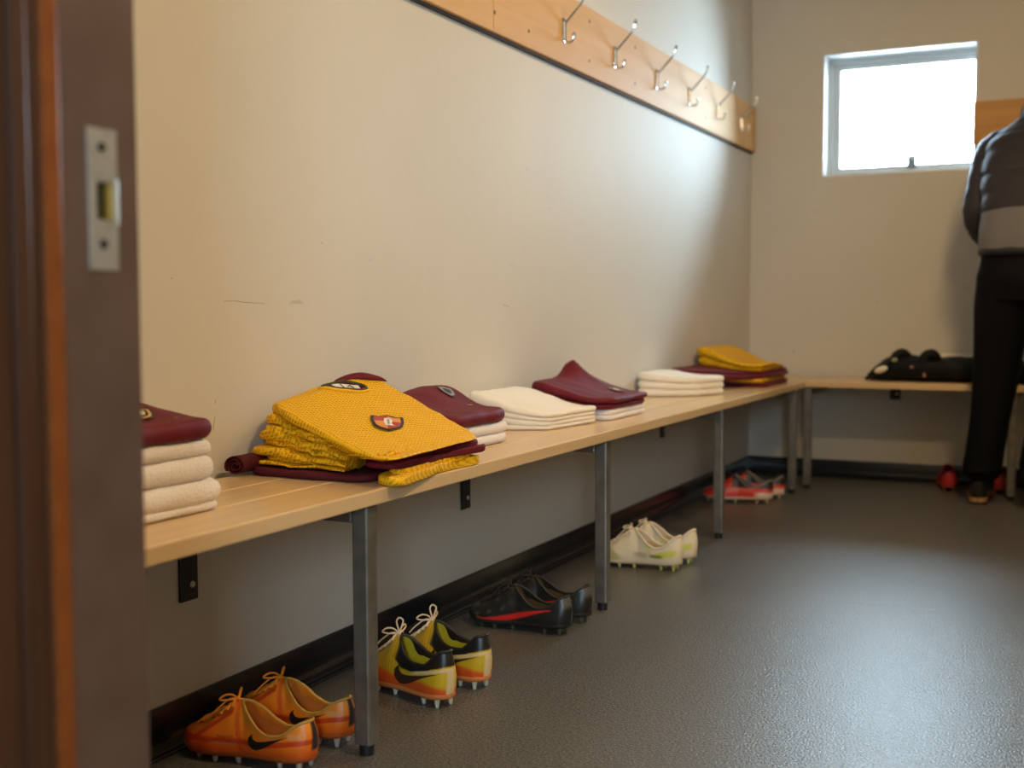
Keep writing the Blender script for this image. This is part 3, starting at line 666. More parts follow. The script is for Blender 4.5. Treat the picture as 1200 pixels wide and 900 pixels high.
# ---- third: two cream towels
def t3(x, y): return B+0.044+0.048*smooth01(-1.22, -1.42, x)+0.002*N3(x*12, y*12, 1)
ol3 = [(-1.418, 2.68), (-1.33, 2.67), (-1.235, 2.715), (-1.215, 2.75), (-1.195, 2.90), (-1.192, 2.965), (-1.22, 2.985), (-1.33, 2.965), (-1.415, 2.95), (-1.422, 2.82)]
h3 = lambda k: (lambda x, y: B+k*(t3(x, y)-B))
cloth('folded_towel', [dict(outline=ol3, zlo=const(B), zhi=h3(0.22), seed=60, edge=0.006, amp=0.003, wave=0.002), dict(outline=ol3, zlo=h3(0.22), zhi=h3(0.47), seed=61, edge=0.007, amp=0.003, wave=0.002)], M_TERRY2,
      'cream towel at the bottom of the pair between two maroon jersey stacks', 'towel', TOW)
cloth('folded_towel', [dict(outline=ol3, zlo=h3(0.47), zhi=h3(0.70), seed=62, edge=0.007, amp=0.003, wave=0.002), dict(outline=ol3, zlo=h3(0.70), zhi=h3(1.0), seed=63, edge=0.009, amp=0.003, wave=0.002, grow=0.003)], M_TERRY2,
      'cream towel on top of the pair between two maroon jersey stacks', 'towel', TOW)

# ---- fourth: two maroon garments on a white towel
ol4 = rect(-1.41, -1.172, 3.02, 3.315, 0.03)
cloth('folded_towel', [dict(outline=ol4, zlo=const(B), zhi=const(B+0.014), seed=70, edge=0.006, amp=0.003), dict(outline=ol4, zlo=const(B+0.0135), zhi=const(B+0.029), seed=71, edge=0.007, amp=0.003)], M_TERRY,
      'thin white towel under the two maroon garments with a pointed fold', 'towel', TOW)
def j4(x, y): 
    return B+0.062+0.040*smooth01(-1.20, -1.40, x)+0.052*math.exp(-abs((x+1.385)/0.055)**1.4-abs((y-3.27)/0.045)**1.3)+0.003*N3(x*18, y*18, 4)
h4 = lambda k: (lambda x, y: B+0.029+k*(j4(x, y)-B-0.029))
cloth('folded_shorts', [dict(outline=rect(-1.415, -1.168, 3.0, 3.325, 0.05), zlo=const(B+0.029), zhi=h4(0.50), seed=72, edge=0.011, amp=0.006, wave=0.003)], M_MAROON,
      'maroon shorts folded between the thin white towel and the peaked maroon jersey', 'shorts')
jj = cloth('folded_jersey', [dict(outline=rect(-1.418, -1.160, 2.995, 3.335, 0.06), zlo=h4(0.50), zhi=j4, seed=73, edge=0.012, amp=0.008, nR=20)], M_MAROON,
      'maroon jersey with a raised pointed fold, on maroon shorts and a thin white towel', 'jersey', JER)
crest((-1.235, 3.24), (0.004, 0.020), (-0.030, 0.004), j4, jj, 'gold')
# ---- fifth: white towels, three layers
def t5(x, y): return B+0.066+0.016*smooth01(-1.25, -1.42, x)
ol5 = [(-1.42, 3.93), (-1.33, 3.94), (-1.24, 4.0), (-1.215, 4.03), (-1.18, 4.13), (-1.185, 4.165), (-1.22, 4.19), (-1.33, 4.20), (-1.42, 4.20), (-1.425, 4.06)]
h5 = lambda k: (lambda x, y: B+k*(t5(x, y)-B))
for i, nm in enumerate(['lowest white towel of the three beside the far yellow jersey', 'middle white towel of the three beside the far yellow jersey', 'topmost white towel of the three beside the far yellow jersey']):
    cloth('folded_towel', [dict(outline=ol5, zlo=h5(i/3), zhi=h5((i+1)/3), seed=80+i, edge=0.011, amp=0.004, wave=0.002, grow=0.001*i)], M_TERRY2, nm, 'towel', TOW)
# ---- far stack at the corner
ol6 = rect(-1.405, -1.130, 4.56, 4.985, 0.05)
cloth('folded_shorts', [dict(outline=ol6, zlo=const(B), zhi=const(B+0.018), seed=90, edge=0.008, amp=0.006, wave=0.003)], M_MAROON, 'maroon shorts flat on the bench at the bottom of the corner stack', 'shorts')
cloth('folded_jersey', [dict(outline=rect(-1.39, -1.140, 4.545, 4.97, 0.05), zlo=const(B+0.018), zhi=const(B+0.032), seed=91, edge=0.007, amp=0.007, wave=0.003)], M_YELLOW, 'yellow mesh jersey squeezed between maroon clothes in the corner stack', 'jersey', JER)
def m6(x, y): return B+0.060+0.02*smooth01(-1.2, -1.4, x)+0.002*N3(x*15, y*15)
cloth('folded_jersey', [dict(outline=[(-1.425, 4.30), (-1.36, 4.27), (-1.28, 4.38), (-1.17, 4.54), (-1.135, 4.62), (-1.13, 4.93), (-1.17, 4.985), (-1.40, 4.98), (-1.425, 4.85), (-1.428, 4.5)], zlo=const(B+0.032), zhi=lambda x, y: B+0.032+0.6*(m6(x, y)-B-0.032), seed=92, edge=0.010, amp=0.006, wave=0.003),
                        dict(outline=[(-1.425, 4.29), (-1.36, 4.26), (-1.28, 4.40), (-1.18, 4.56), (-1.15, 4.64), (-1.14, 4.93), (-1.17, 4.98), (-1.40, 4.975), (-1.425, 4.85), (-1.428, 4.5)], zlo=lambda x, y: B+0.032+0.6*(m6(x, y)-B-0.032), zhi=m6, seed=93, edge=0.009, amp=0.006, wave=0.003)], M_MAROON,
      'maroon jersey spread toward the white towels under the far yellow jersey', 'jersey', JER)
def y6(x, y): return m6(x, y)+0.030+0.042*smooth01(-1.22, -1.40, x)-0.02*smooth01(4.75, 4.98, y)*smooth01(-1.3, -1.15, x)
jj = cloth('folded_jersey', [dict(outline=rect(-1.415, -1.150, 4.585, 4.98, 0.05), zlo=m6, zhi=lambda x, y: 0.5*(m6(x, y)+y6(x, y)), seed=94, edge=0.010, amp=0.006, wave=0.003),
                             dict(outline=rect(-1.415, -1.145, 4.575, 4.985, 0.05), zlo=lambda x, y: 0.5*(m6(x, y)+y6(x, y)), zhi=y6, seed=95, edge=0.010, amp=0.006, nR=20)], M_YELLOW,
      'yellow mesh jersey with faded badge on top of the corner stack', 'jersey', JER)
patch('crest', [(p[0], p[1]) for p in SHIELD], (-1.26, 4.72), (0.006, 0.026), (-0.030, 0.006), y6, 0.002, M_ORANGE, jj)

# ------------------------------------------------------------------ football boots
def interp(tab):
    xs = [p[0] for p in tab]; P = [p[1] for p in tab]
    # monotone-ish cubic through the table
    d = [0.0]*len(xs)
    for i in range(len(xs)):
        if i == 0: d[i] = (P[1]-P[0])/(xs[1]-xs[0])
        elif i == len(xs)-1: d[i] = (P[-1]-P[-2])/(xs[-1]-xs[-2])
        else:
            a = (P[i]-P[i-1])/(xs[i]-xs[i-1]); b = (P[i+1]-P[i])/(xs[i+1]-xs[i])
            d[i] = 0 if a*b <= 0 else 2*a*b/(a+b)
    def fn(u):
        u = max(xs[0], min(xs[-1], u)); i = 0
        while i < len(xs)-2 and u > xs[i+1]: i += 1
        h = xs[i+1]-xs[i]; t = (u-xs[i])/h
        return (2*t**3-3*t*t+1)*P[i]+(t**3-2*t*t+t)*h*d[i]+(-2*t**3+3*t*t)*P[i+1]+(t**3-t*t)*h*d[i+1]
    return fn
WB = interp([(0, 0), (0.012, 0.0125), (0.035, 0.0205), (0.08, 0.0270), (0.17, 0.0310), (0.30, 0.0300), (0.45, 0.0300), (0.60, 0.0365), (0.74, 0.0430), (0.84, 0.0410), (0.92, 0.0315), (0.965, 0.0215), (0.99, 0.0115), (1, 0)])
ZBF = interp([(0, 0.027), (0.1, 0.0235), (0.4, 0.021), (0.7, 0.019), (0.85, 0.020), (1, 0.030)])
YR = interp([(0, 0), (0.012, 0.0075), (0.04, 0.0150), (0.09, 0.0215), (0.18, 0.0270), (0.30, 0.0290), (0.40, 0.0255), (0.47, 0.0185), (0.52, 0.0085), (0.55, 0.0), (1, 0)])
class Boot:
    def __init__(s, L=0.268, hs=1.0, dip=0.0, front=0.0, heel=0.0):
        s.L = L
        s.zr = interp([(0, 0.086+heel), (0.04, 0.0835+heel), (0.10, 0.075+heel*0.7), (0.18, 0.066-dip*0.8), (0.27, 0.063-dip), (0.36, 0.070-dip*0.7), (0.45, 0.086+front*0.7), (0.55, 0.1015+front), (0.66, 0.085+front*0.4), (0.78, 0.067), (0.88, 0.0545), (0.95, 0.0465), (0.985, 0.040), (1, 0.033)])
        s.hs = hs
    def p(s, u, v, side, off=0.0):
        wb, zb, yr, zr = WB(u), ZBF(u), YR(u), s.zr(u)
        zr = zb+(zr-zb)*s.hs
        o = 1-smooth01(0.44, 0.58, u)
        dz = zr-zb
        p1y = wb*1.10+0.0015; p1z = zb+dz*0.36
        p2y = (wb*0.66)*(1-o)+(max(yr, wb*0.55)*1.06+0.001)*o; p2z = zb+dz*(1.02*(1-o)+0.72*o)
        if wb < 1e-5: p1y = p2y = 0
        a, b, c, d = (1-v)**3, 3*v*(1-v)**2, 3*v*v*(1-v), v**3
        y = a*wb+b*p1y+c*p2y+d*yr; z = a*zb+b*p1z+c*p2z+d*zr
        # heel counter curve
        x = s.L*u
        hc = 1-smooth01(0.0, 0.22, u)
        x += hc*(0.006*math.sin(min(1, v)*math.pi*0.9)*-1+0.006*v)
        P = Vector((x, side*y, z))
        if off: P += s.n(u, v, side)*off
        return P
    def vz(s, u, z):
        lo, hi = 0.0, 1.0
        for _ in range(22):
            m_ = (lo+hi)/2
            if s.p(u, m_, 1).z < z: lo = m_
            else: hi = m_
        return (lo+hi)/2
    def n(s, u, v, side):
        e = 0.004
        a = s.p(min(1, u+e), v, side)-s.p(max(0, u-e), v, side); b = s.p(u, min(1, v+e), side)-s.p(u, max(0, v-e), side)
        q = a.cross(b)*side*-1
        if q.length < 1e-12: return Vector((0, 0, 1))
        q.normalize()
        return q if (q.y*side > -0.2) else -q
def us(n, lo=0.0, hi=1.0): return [lo+(hi-lo)*(0.5-0.5*math.cos(math.pi*i/(n-1))) for i in range(n)]
SW_TOP = [(0.05, 0.92), (0.045, 0.70), (0.12, 0.53), (0.25, 0.51), (0.48, 0.62), (0.74, 0.79), (1.0, 1.0)]
SW_BOT = [(0.05, 0.92), (-0.06, 0.60), (-0.03, 0.20), (0.12, 0.0), (0.34, 0.16), (0.66, 0.60), (1.0, 1.0)]
def swoosh_geo(bt, side, u0, u1, z0_, z1_, off=0.0013):
    """the tick: round belly at u0 (towards toe), tail at u1 (towards heel)"""
    T_ = catmull(SW_TOP, 26); B_ = catmull(SW_BOT, 26); nb = 5
    def P(i, j):
        q = T_[i]+(B_[i]-T_[i])*j/(nb-1)
        uu = u0+(u1-u0)*q[0]; return bt.p(uu, bt.vz(uu, z0_+(z1_-z0_)*q[1]), side, off)
    return grid(26, nb, P)
def lathe_stud(mb, x, y, h, r, zt):
    n = 10; V = []; Fc = []
    for (rr, zz) in ((r*1.35, zt), (r*1.05, zt*0.55), (r*0.8, 0.0012), (r*0.6, 0.0)):
        for k in range(n): V.append((x+rr*math.cos(2*math.pi*k/n), y+rr*math.sin(2*math.pi*k/n), zz))
    for a in range(3):
        for k in range(n): Fc.append((a*n+k, a*n+(k+1) % n, (a+1)*n+(k+1) % n, (a+1)*n+k))
    Fc.append(tuple(3*n+k for k in range(n))); mb.add(V, Fc)
STUDS = [(0.075, 0.017), (0.075, -0.017), (0.215, 0.019), (0.215, -0.019), (0.52, 0.024), (0.52, -0.022), (0.68, 0.033), (0.68, -0.030), (0.82, 0.028), (0.82, -0.025), (0.92, 0.006)]
def make_boot(loc, rz, label, group, spec, mirror=1):
    bt = Boot(spec.get('L', 0.268), spec.get('hs', 1.0), spec.get('dip', 0.0), spec.get('front', 0.0), spec.get('heel', 0.0))
    root = empty('football_boot', loc, rz, label=label, cat='shoe', group=group)
    nm = spec['name']
    um = mat(nm+'_upper', (0.5, 0.5, 0.5), spec.get('rough', 0.4), 0.4, attr='Col', bump=(spec.get('bs', 240), spec.get('bstr', 0.12), 0.002, 2))
    U = us(120); nv = 44
    for sgn in (0,):
        V = []; C_ = []; Fc = []
        for side in (1, -1):
            o = len(V)
            for u in U:
                for j in range(nv):
                    v = j/(nv-1); P_ = bt.p(u, v, side); V.append(P_); C_.append(spec['col'](u, v, P_.z))
            for i in range(len(U)-1):
                for j in range(nv-1):
                    Fc.append((o+i*nv+j, o+(i+1)*nv+j, o+(i+1)*nv+j+1, o+i*nv+j+1))
        ob = mesh('upper', V, Fc, um, root, True, col=C_, recalc=False)
        bm = bmesh.new(); bm.from_mesh(ob.data); bmesh.ops.remove_doubles(bm, verts=bm.verts[:], dist=0.0003); bmesh.ops.recalc_face_normals(bm, faces=bm.faces[:]); bm.to_mesh(ob.data); bm.free()
        so = ob.modifiers.new('upper_thickness', 'SOLIDIFY'); so.thickness = 0.0022; so.offset = -1
        upper = ob
    # lining and insole
    lm = mat(nm+'_lining', spec['lining'], 0.75, 0.2); im = mat(nm+'_insole', spec.get('insole', spec['lining']), 0.6, 0.3)
    UL = us(40, 0.004, 0.56)
    def lin(i, j):
        u = UL[i]; s = -1 if j < 8 else 1; q = abs(j-7.5)/7.5
        t = 1-q
        yr, zr, wb, zb = YR(u), ZBF(u)+(bt.zr(u)-ZBF(u))*bt.hs, WB(u), ZBF(u)
        top = Vector((bt.p(u, 1, 1).x+0.001, max(0, yr-0.0016), zr-0.0003)); low = Vector((bt.L*u+0.004*(1-smooth01(0, .1, u)), max(0.0, wb*0.86-0.001), zb+0.006))
        k = min(1, q*1.6-0.6) if q > 0.375 else -1
        if k >= 0: P = low.lerp(top, k); P.y += 0.002*math.sin(k*math.pi)*(1 if wb > 0.01 else 0)
        else: P = Vector((low.x, low.y*(q/0.375), zb+0.005))
        return (P.x, s*P.y, P.z)
    v, f = grid(40, 16, lin)
    fm = [1 if 4 <= (k % 15) <= 10 else 0 for k in range(len(f))]
    mesh('lining', v, f, [lm, im], root, True, fm=fm)
    # rim binding
    rim = [bt.p(u, 1, 1) for u in us(40, 0.0, 0.55)] + [bt.p(u, 1, -1) for u in reversed(us(40, 0.0, 0.55))][1:-1]
    MB().tube(rim, spec.get('rimr', 0.0017), 6, closed=True).build('collar_rim', mat(nm+'_rim', spec['rim'], 0.55, 0.3), root, True)
    # sole plate and studs
    sm = mat(nm+'_sole', spec['sole'], 0.3, 0.5); US = us(60)
    pr_ = [(-1.02, 0.0035), (-1.05, -0.001), (-0.95, -0.0075), (0, -0.0085), (0.95, -0.0075), (1.05, -0.001), (1.02, 0.0035)]
    v, f = grid(60, 7, lambda i, j: (bt.L*US[i]-(0.0015 if i == 0 else 0)+(0.0015 if i == 59 else 0), WB(US[i])*pr_[j][0], ZBF(US[i])+pr_[j][1]*(1 if 0 < i < 59 else 0.3)))
    sole = mesh('sole_plate', v, f, sm, root, True)
    for (u, y) in STUDS:
        mb = MB(); zt = ZBF(u)-0.006; lathe_stud(mb, bt.L*u, y*mirror, zt, 0.0048, zt)
        mb.build('stud', mat(nm+'_stud', spec['stud'], 0.3, 0.5), sole, True)
    # tongue ridge + laces
    lc = mat(nm+'_lace', spec['lace'], 0.75, 0.15)
    mb = MB(); LU = [0.575+0.048*k for k in range(6)]
    for k, u in enumerate(LU):
        for sg in (1, -1):
            pts = []
            for q in range(9):
                s = q/8; uu = u+0.040*s*(1 if sg == 1 else 1); vv = 0.74+0.26*(1-abs(2*s-1)); sd = sg if s < 0.5 else -sg
                pts.append(bt.p(min(uu, 0.86), min(vv, 0.999), sd, 0.0022+0.0012*(1 if sg > 0 else 0)))
            mb.tube(pts, 0.0024, 6)
    kn = bt.p(0.585, 1, 1)+Vector((0, 0, 0.004))
    rnd = random.Random(hash(label) % 1000 if False else len(label))
    if spec.get('bow', True):
        for sg in (1, -1):
            h = spec.get('bowh', 0.022)
            lp = catmull([(0, 0, 0), (0.004, sg*0.010, h*0.8), (0.010, sg*0.022, h), (0.016, sg*0.030, h*0.5), (0.012, sg*0.022, 0.002), (0.004, sg*0.009, 0.001), (0, 0, 0.0)], 22)
            mb.tube([kn+Vector(p) for p in lp], 0.0018, 6)
            tl = catmull([(0, 0, 0), (0.008, sg*0.014, 0.002), (0.022, sg*0.028, -0.012), (0.034, sg*0.034, -0.026)], 12)
            mb.tube([kn+Vector(p) for p in tl], 0.0016, 6)
        if spec.get('tall'):
            lp = catmull([(0, 0, 0), (-0.004, -0.004, 0.016), (-0.003, -0.008, 0.026), (0.002, -0.002, 0.031), (0.003, 0.004, 0.024), (0.0, 0.002, 0.010), (0, 0, 0)], 22)
            mb.tube([kn+Vector(p) for p in lp], 0.0018, 6)
        mb.tube([kn+Vector((-0.003, 0, -0.001)), kn+Vector((0.0, 0, 0.001)), kn+Vector((0.004, 0, 0))], [0.002, 0.0038, 0.002], 8)
    mb.build('laces', lc, root, True)
    for (sd, u0, u1, v0, v1, cm, nmk) in spec.get('swoosh', []):
        v, f = swoosh_geo(bt, sd*mirror, u0, u1, v0, v1)
        mesh(nmk, v, f, mat(nm+'_'+nmk, cm, 0.45, 0.4), root, True)
    for (body, sd, u0, v0, sz, cm) in spec.get('text', []):
        tv, tf = text_polys(body, 1.0); s2 = sd*mirror
        mesh('lettering', [bt.p(u0-q[0]*sz, bt.vz(u0-q[0]*sz, v0+q[1]*sz*bt.L), s2, 0.0011) for q in tv], tf, mat(nm+'_ink', cm, 0.5), root, False)
    return root

def mixc(a, b, t): t = max(0, min(1, t)); return tuple(a[i]*(1-t)+b[i]*t for i in range(3))
def band(x, c, w, s): return smooth01(c-w-s, c-w, x)*(1-smooth01(c+w, c+w+s, x))
OR1, OR2, ORR = (0.80, 0.20, 0.010), (0.72, 0.10, 0.005), (0.50, 0.022, 0.005)
def col_orange(u, v, z):
    c = mixc(OR2, OR1, (z-0.028)*40)
    c = mixc(c, (0.82, 0.29, 0.02), smooth01(0.055, 0.085, z)*0.6)
    st = 0.0400+0.012*smooth01(0.35, 0.0, u)-0.004*smooth01(0.6, 0.95, u)
    c = mixc(c, ORR, band(z, st, 0.0032, 0.002)*0.85)
    if 0.57 < u < 0.84: c = mixc(c, ORR, band(z-(0.040+0.30*(0.82-u)*0.62), 0, 0.0030, 0.003)*0.85)
    c = mixc(c, ORR, band(u-0.505, 0.9*(z-0.05), 0.012, 0.010)*0.55)
    c = mixc(c, (0.40, 0.20, 0.11), band(z, 0.0355, 0.0010, 0.0010)*band(u, 0.60, 0.085, 0.01)*0.8)
    if u < 0.010: c = mixc(c, (0.03, 0.02, 0.02), smooth01(0.010, 0.006, u)*smooth01(0.032, 0.040, z))
    c = mixc(c, (0.55, 0.42, 0.25), 0.35*band(u, 0.10, 0.03, 0.02)*band(z, 0.060, 0.003, 0.003))
    return c
ORANGE = dict(name='orange_boot', L=0.262, hs=0.98, dip=0.006, col=col_orange, lining=(0.55, 0.16, 0.02), insole=(0.42, 0.10, 0.02), rim=(0.50, 0.27, 0.05), rimr=0.0024, sole=(0.45, 0.08, 0.01), stud=(0.45, 0.35, 0.28), lace=(0.75, 0.27, 0.03), rough=0.42,
              swoosh=[(1, 0.405, 0.125, 0.031, 0.060, (0.01, 0.008, 0.008), 'tick_mark'), (-1, 0.405, 0.125, 0.031, 0.060, (0.01, 0.008, 0.008), 'tick_mark')], text=[('PHANTOM', 1, 0.650, 0.0445, 0.023, (0.12, 0.03, 0.01))], bowh=0.011)
YE, ORD, BK, CRM = (0.62, 0.40, 0.015), (0.72, 0.10, 0.012), (0.014, 0.012, 0.010), (0.70, 0.52, 0.26)
def col_yellow(u, v, z):
    lim0 = 0.046+0.006*math.sin(u*11)-0.010*smooth01(0.35, 0.05, u)
    c = mixc(ORD, YE, smooth01(lim0-0.004, lim0+0.007, z))
    if 0.42 < u < 0.76 and z > 0.048: c = mixc(c, (0.36, 0.17, 0.01), 0.65*(0.5+0.5*math.sin(u*250)))
    lim = 0.074-0.016*band(u, 0.32, 0.10, 0.14)+0.006*smooth01(0.1, 0, u)
    if u < 0.53: c = mixc(c, BK, smooth01(lim, lim+0.003, z)*smooth01(0.53, 0.49, u+0.5*(z-0.09)))
    if u < 0.34: c = mixc(c, CRM, band(z, 0.0760-0.062*u, 0.0022, 0.0014)*smooth01(0.34, 0.24, u))
    if u > 0.80: c = mixc(c, BK, smooth01(0.80, 0.84, u)*smooth01(0.036, 0.044, z))
    if u < 0.010: c = mixc(c, CRM, smooth01(0.010, 0.006, u)*(1-smooth01(0.074, 0.078, z)))
    return c
YELLOW = dict(name='yellow_boot', L=0.270, hs=1.08, dip=-0.010, heel=0.018, col=col_yellow, lining=(0.50, 0.40, 0.02), insole=(0.55, 0.46, 0.03), rim=(0.02, 0.018, 0.015), rimr=0.0032, sole=(0.72, 0.22, 0.06), stud=(0.62, 0.60, 0.42), lace=(0.74, 0.58, 0.40), rough=0.38, front=0.006, tall=True, bowh=0.013,
              swoosh=[(1, 0.47, 0.03, 0.030, 0.070, (0.05, 0.02, 0.012), 'tick_mark'), (-1, 0.47, 0.03, 0.030, 0.070, (0.05, 0.02, 0.012), 'tick_mark')])
def col_black(u, v, z):
    n = N3(u*16, v*9, 3.0)
    c = mixc((0.016, 0.014, 0.012), (0.085, 0.072, 0.04), smooth01(0.05, 0.45, n)*smooth01(0.45, 0.65, u)*0.8)
    lw = 0.0052*smooth01(0.14, 0.45, u)*(1-smooth01(0.60, 0.86, u))+0.0006
    ln = 0.0600-0.036*smooth01(0.05, 0.75, u)
    if 0.14 < u < 0.85: c = mixc(c, (0.62, 0.022, 0.016), band(z, ln, lw, 0.0015))
    if u < 0.05: c = mixc(c, (0.09, 0.085, 0.075), smooth01(0.06, 0.075, z))
    return c
BLACKB = dict(name='black_boot', L=0.272, hs=1.02, dip=0.004, col=col_black, lining=(0.09, 0.05, 0.018), insole=(0.10, 0.05, 0.015), rim=(0.03, 0.028, 0.024), rimr=0.0026, sole=(0.02, 0.018, 0.016), stud=(0.07, 0.07, 0.04), lace=(0.03, 0.028, 0.026), rough=0.36, bowh=0.016, heel=0.004)
CW, LIME = (0.72, 0.60, 0.42), (0.55, 0.56, 0.03)
def col_white(u, v, z):
    c = CW
    c = mixc(c, LIME, band(z-0.06*(0.12-u), 0.050, 0.006, 0.006)*smooth01(0.34, 0.22, u)*smooth01(0.03, 0.06, u)*0.85)
    c = mixc(c, (0.10, 0.09, 0.03), band(z, 0.0405, 0.002, 0.004)*band(u, 0.26, 0.05, 0.04)*0.8)
    c = mixc(c, (0.30, 0.15, 0.08), band(z, 0.042, 0.004, 0.006)*band(u, 0.44, 0.05, 0.05)*0.45)
    c = mixc(c, LIME, band(u-0.36, 2.0*(z-0.06), 0.012, 0.02)*band(z, 0.06, 0.010, 0.008)*0.6)
    dg = z-(0.026+0.17*(u-0.58))
    c = mixc(c, (0.34, 0.32, 0.06), smooth01(0.0, -0.010, dg)*smooth01(0.58, 0.72, u)*0.75)
    return c
WHITEB = dict(name='white_boot', L=0.268, hs=1.14, dip=0.004, heel=0.006, col=col_white, lining=(0.62, 0.36, 0.18), insole=(0.55, 0.24, 0.10), rim=(0.75, 0.62, 0.44), rimr=0.0036, sole=(0.66, 0.52, 0.36), stud=(0.58, 0.55, 0.14), lace=(0.74, 0.62, 0.44), rough=0.5, bowh=0.009)
def col_redblack(u, v, z):
    c = (0.62, 0.035, 0.018)
    c = mixc(c, (0.55, 0.16, 0.07), band(z, 0.052, 0.004, 0.006)*band(u, 0.50, 0.15, 0.1)*0.6)
    if u < 0.56: c = mixc(c, (0.012, 0.011, 0.012), smooth01(0.058, 0.064, z+0.004*smooth01(0.2, 0.0, u)))
    if u < 0.28: c = mixc(c, (0.70, 0.55, 0.42), smooth01(0.28, 0.18, u)*(1-smooth01(0.040, 0.048, z)))
    return c
REDB = dict(name='red_boot', L=0.275, hs=1.08, dip=0.004, col=col_redblack, lining=(0.015, 0.014, 0.015), rim=(0.30, 0.26, 0.22), rimr=0.0022, sole=(0.60, 0.42, 0.28), stud=(0.55, 0.42, 0.25), lace=(0.02, 0.02, 0.02), rough=0.4)
def col_red(u, v, z): return mixc((0.40, 0.02, 0.025), (0.22, 0.01, 0.015), smooth01(0.06, 0.08, z))
REDP = dict(name='crimson_boot', L=0.235, hs=1.0, col=col_red, lining=(0.04, 0.01, 0.01), rim=(0.2, 0.01, 0.015), sole=(0.25, 0.05, 0.03), stud=(0.30, 0.10, 0.05), lace=(0.25, 0.02, 0.02), rough=0.45, bow=False)
PI = math.pi
# toes point to the wall (-x): local +x -> world -x
def pair(spec, a, b, labels, group):
    make_boot((a[0], a[1], 0), PI+a[2], labels[0], group, spec, 1); make_boot((b[0], b[1], 0), PI+b[2], labels[1], group, spec, -1)
pair(ORANGE, (-1.142, 1.600, 0.03), (-1.150, 1.722, -0.02), ['orange football boot with black tick, the one of its pair further from the bench leg', 'orange football boot standing right against the bench leg'], 'orange football boots')
pair(YELLOW, (-1.088, 1.968, -0.36), (-1.076, 2.100, -0.28), ['yellow and orange football boot with cream laces, the one nearer the bench leg', 'yellow and orange football boot beside its mate, on the side of the black boots'], 'yellow football boots')
pair(BLACKB, (-1.085, 2.545, -0.04), (-1.082, 2.665, 0.04), ['black football boot with red stripe, the one nearer the yellow boots', 'black football boot with red stripe, beside the second bench leg'], 'black football boots')
pair(WHITEB, (-1.062, 3.320, -0.02), (-1.055, 3.440, 0.03), ['cream and lime football boot, the one nearer the black boots', 'cream and lime football boot, the one farther from the black boots'], 'cream football boots')
pair(REDB, (-1.115, 4.640, 0.12), (-1.100, 4.775, 0.20), ['red football boot with black collar, on the side of the cream boots', 'red football boot with black collar, on the corner side of its mate'], 'red and black football boots')
make_boot((-0.520, 5.225, 0), PI/2+0.15, 'dark red boot under the bench, outside the foot of the person', 'dark red boots under the far bench', REDP, 1)
make_boot((-0.330, 5.245, 0), PI/2-0.05, 'dark red boot under the bench, between the feet of the person', 'dark red boots under the far bench', REDP, -1)

# ------------------------------------------------------------------ black kit bag on the far bench
M_BAG = mat('bag_black_nylon', (0.005, 0.005, 0.006), 0.65, 0.2, bump=(60, 0.3, 0.004))
bx0, bx1 = -0.875, -0.16
bag = empty('kit_bag', ((bx0+bx1)/2, 5.27, ZT), label='black soft kit bag with handles slumped on the bench below the window', cat='bag')
def bagf(i, j):
    s = i/47; a = 2*PI*j/32
    x = bx0+(bx1-bx0)*s
    hh = interp([(0, 0.004), (0.05, 0.045), (0.14, 0.092), (0.23, 0.112), (0.33, 0.100), (0.5, 0.096), (0.8, 0.092), (0.95, 0.07), (1, 0.004)])(s)
    ww = interp([(0, 0.01), (0.06, 0.07), (0.2, 0.125), (0.5, 0.135), (0.9, 0.13), (1, 0.02)])(s)
    ca_, sa_ = math.cos(a), math.sin(a)
    y = 5.275+ww*math.copysign(abs(ca_)**0.75, ca_); z = ZT+0.001+hh*0.5+hh*0.5*math.copysign(abs(sa_)**0.7, sa_)
    d = 0.010*N3(x*13, y*13, z*13)+0.005*N3(x*30, y*30, z*30)
    z = max(ZT+0.001, z+(d if sa_ > 0 else 0)); y += d
    return (x-bag.location.x, y-bag.location.y, z-bag.location.z)
v, f = grid(48, 32, bagf, True)
mesh('body', v, f, M_BAG, bag)
def bl_(p): return (p[0]-bag.location.x, p[1]-bag.location.y, p[2]-bag.location.z)
for hx in (-0.715, -0.60):
    pts = catmull([(hx-0.030, 5.16, ZT+0.070), (hx-0.020, 5.19, ZT+0.102), (hx, 5.205, ZT+0.114), (hx+0.018, 5.21, ZT+0.104), (hx+0.026, 5.24, ZT+0.080)], 18)
    MB().tube([bl_(p) for p in pts], [0.017+0.006*math.sin(PI*k/17) for k in range(18)], 10).build('handle', M_BAG, bag, True)
def bump_patch(name, c, rx, rz, m, rot=0.0):
    def g(i, j):
        r_ = i/5; a = 2*PI*j/18; x = r_*rx*math.cos(a); z = r_*rz*math.sin(a)
        return bl_((c[0]+x*math.cos(rot)-z*math.sin(rot), c[1]-0.010*math.sqrt(max(0, 1-r_*r_))+0.012*r_*r_*0, c[2]+x*math.sin(rot)+z*math.cos(rot)))
    v, f = grid(6, 18, g, True); return mesh(name, v, f, m, bag)
bump_patch('logo_print', (-0.788, 5.142, ZT+0.050), 0.028, 0.014, mat('bag_print', (0.75, 0.66, 0.50), 0.5), 0.35)
bump_patch('zip_pull', (-0.735, 5.150, ZT+0.090), 0.012, 0.009, mat('bag_gold', (0.45, 0.38, 0.20), 0.4), 0.2)
bump_patch('zip_pull', (-0.665, 5.138, ZT+0.062), 0.008, 0.006, mat('bag_copper', (0.35, 0.2, 0.1), 0.4), 0.2)
bump_patch('zip_pull', (-0.615, 5.136, ZT+0.030), 0.007, 0.010, mat('bag_copper', (0.35, 0.2, 0.1), 0.4), 0.2)
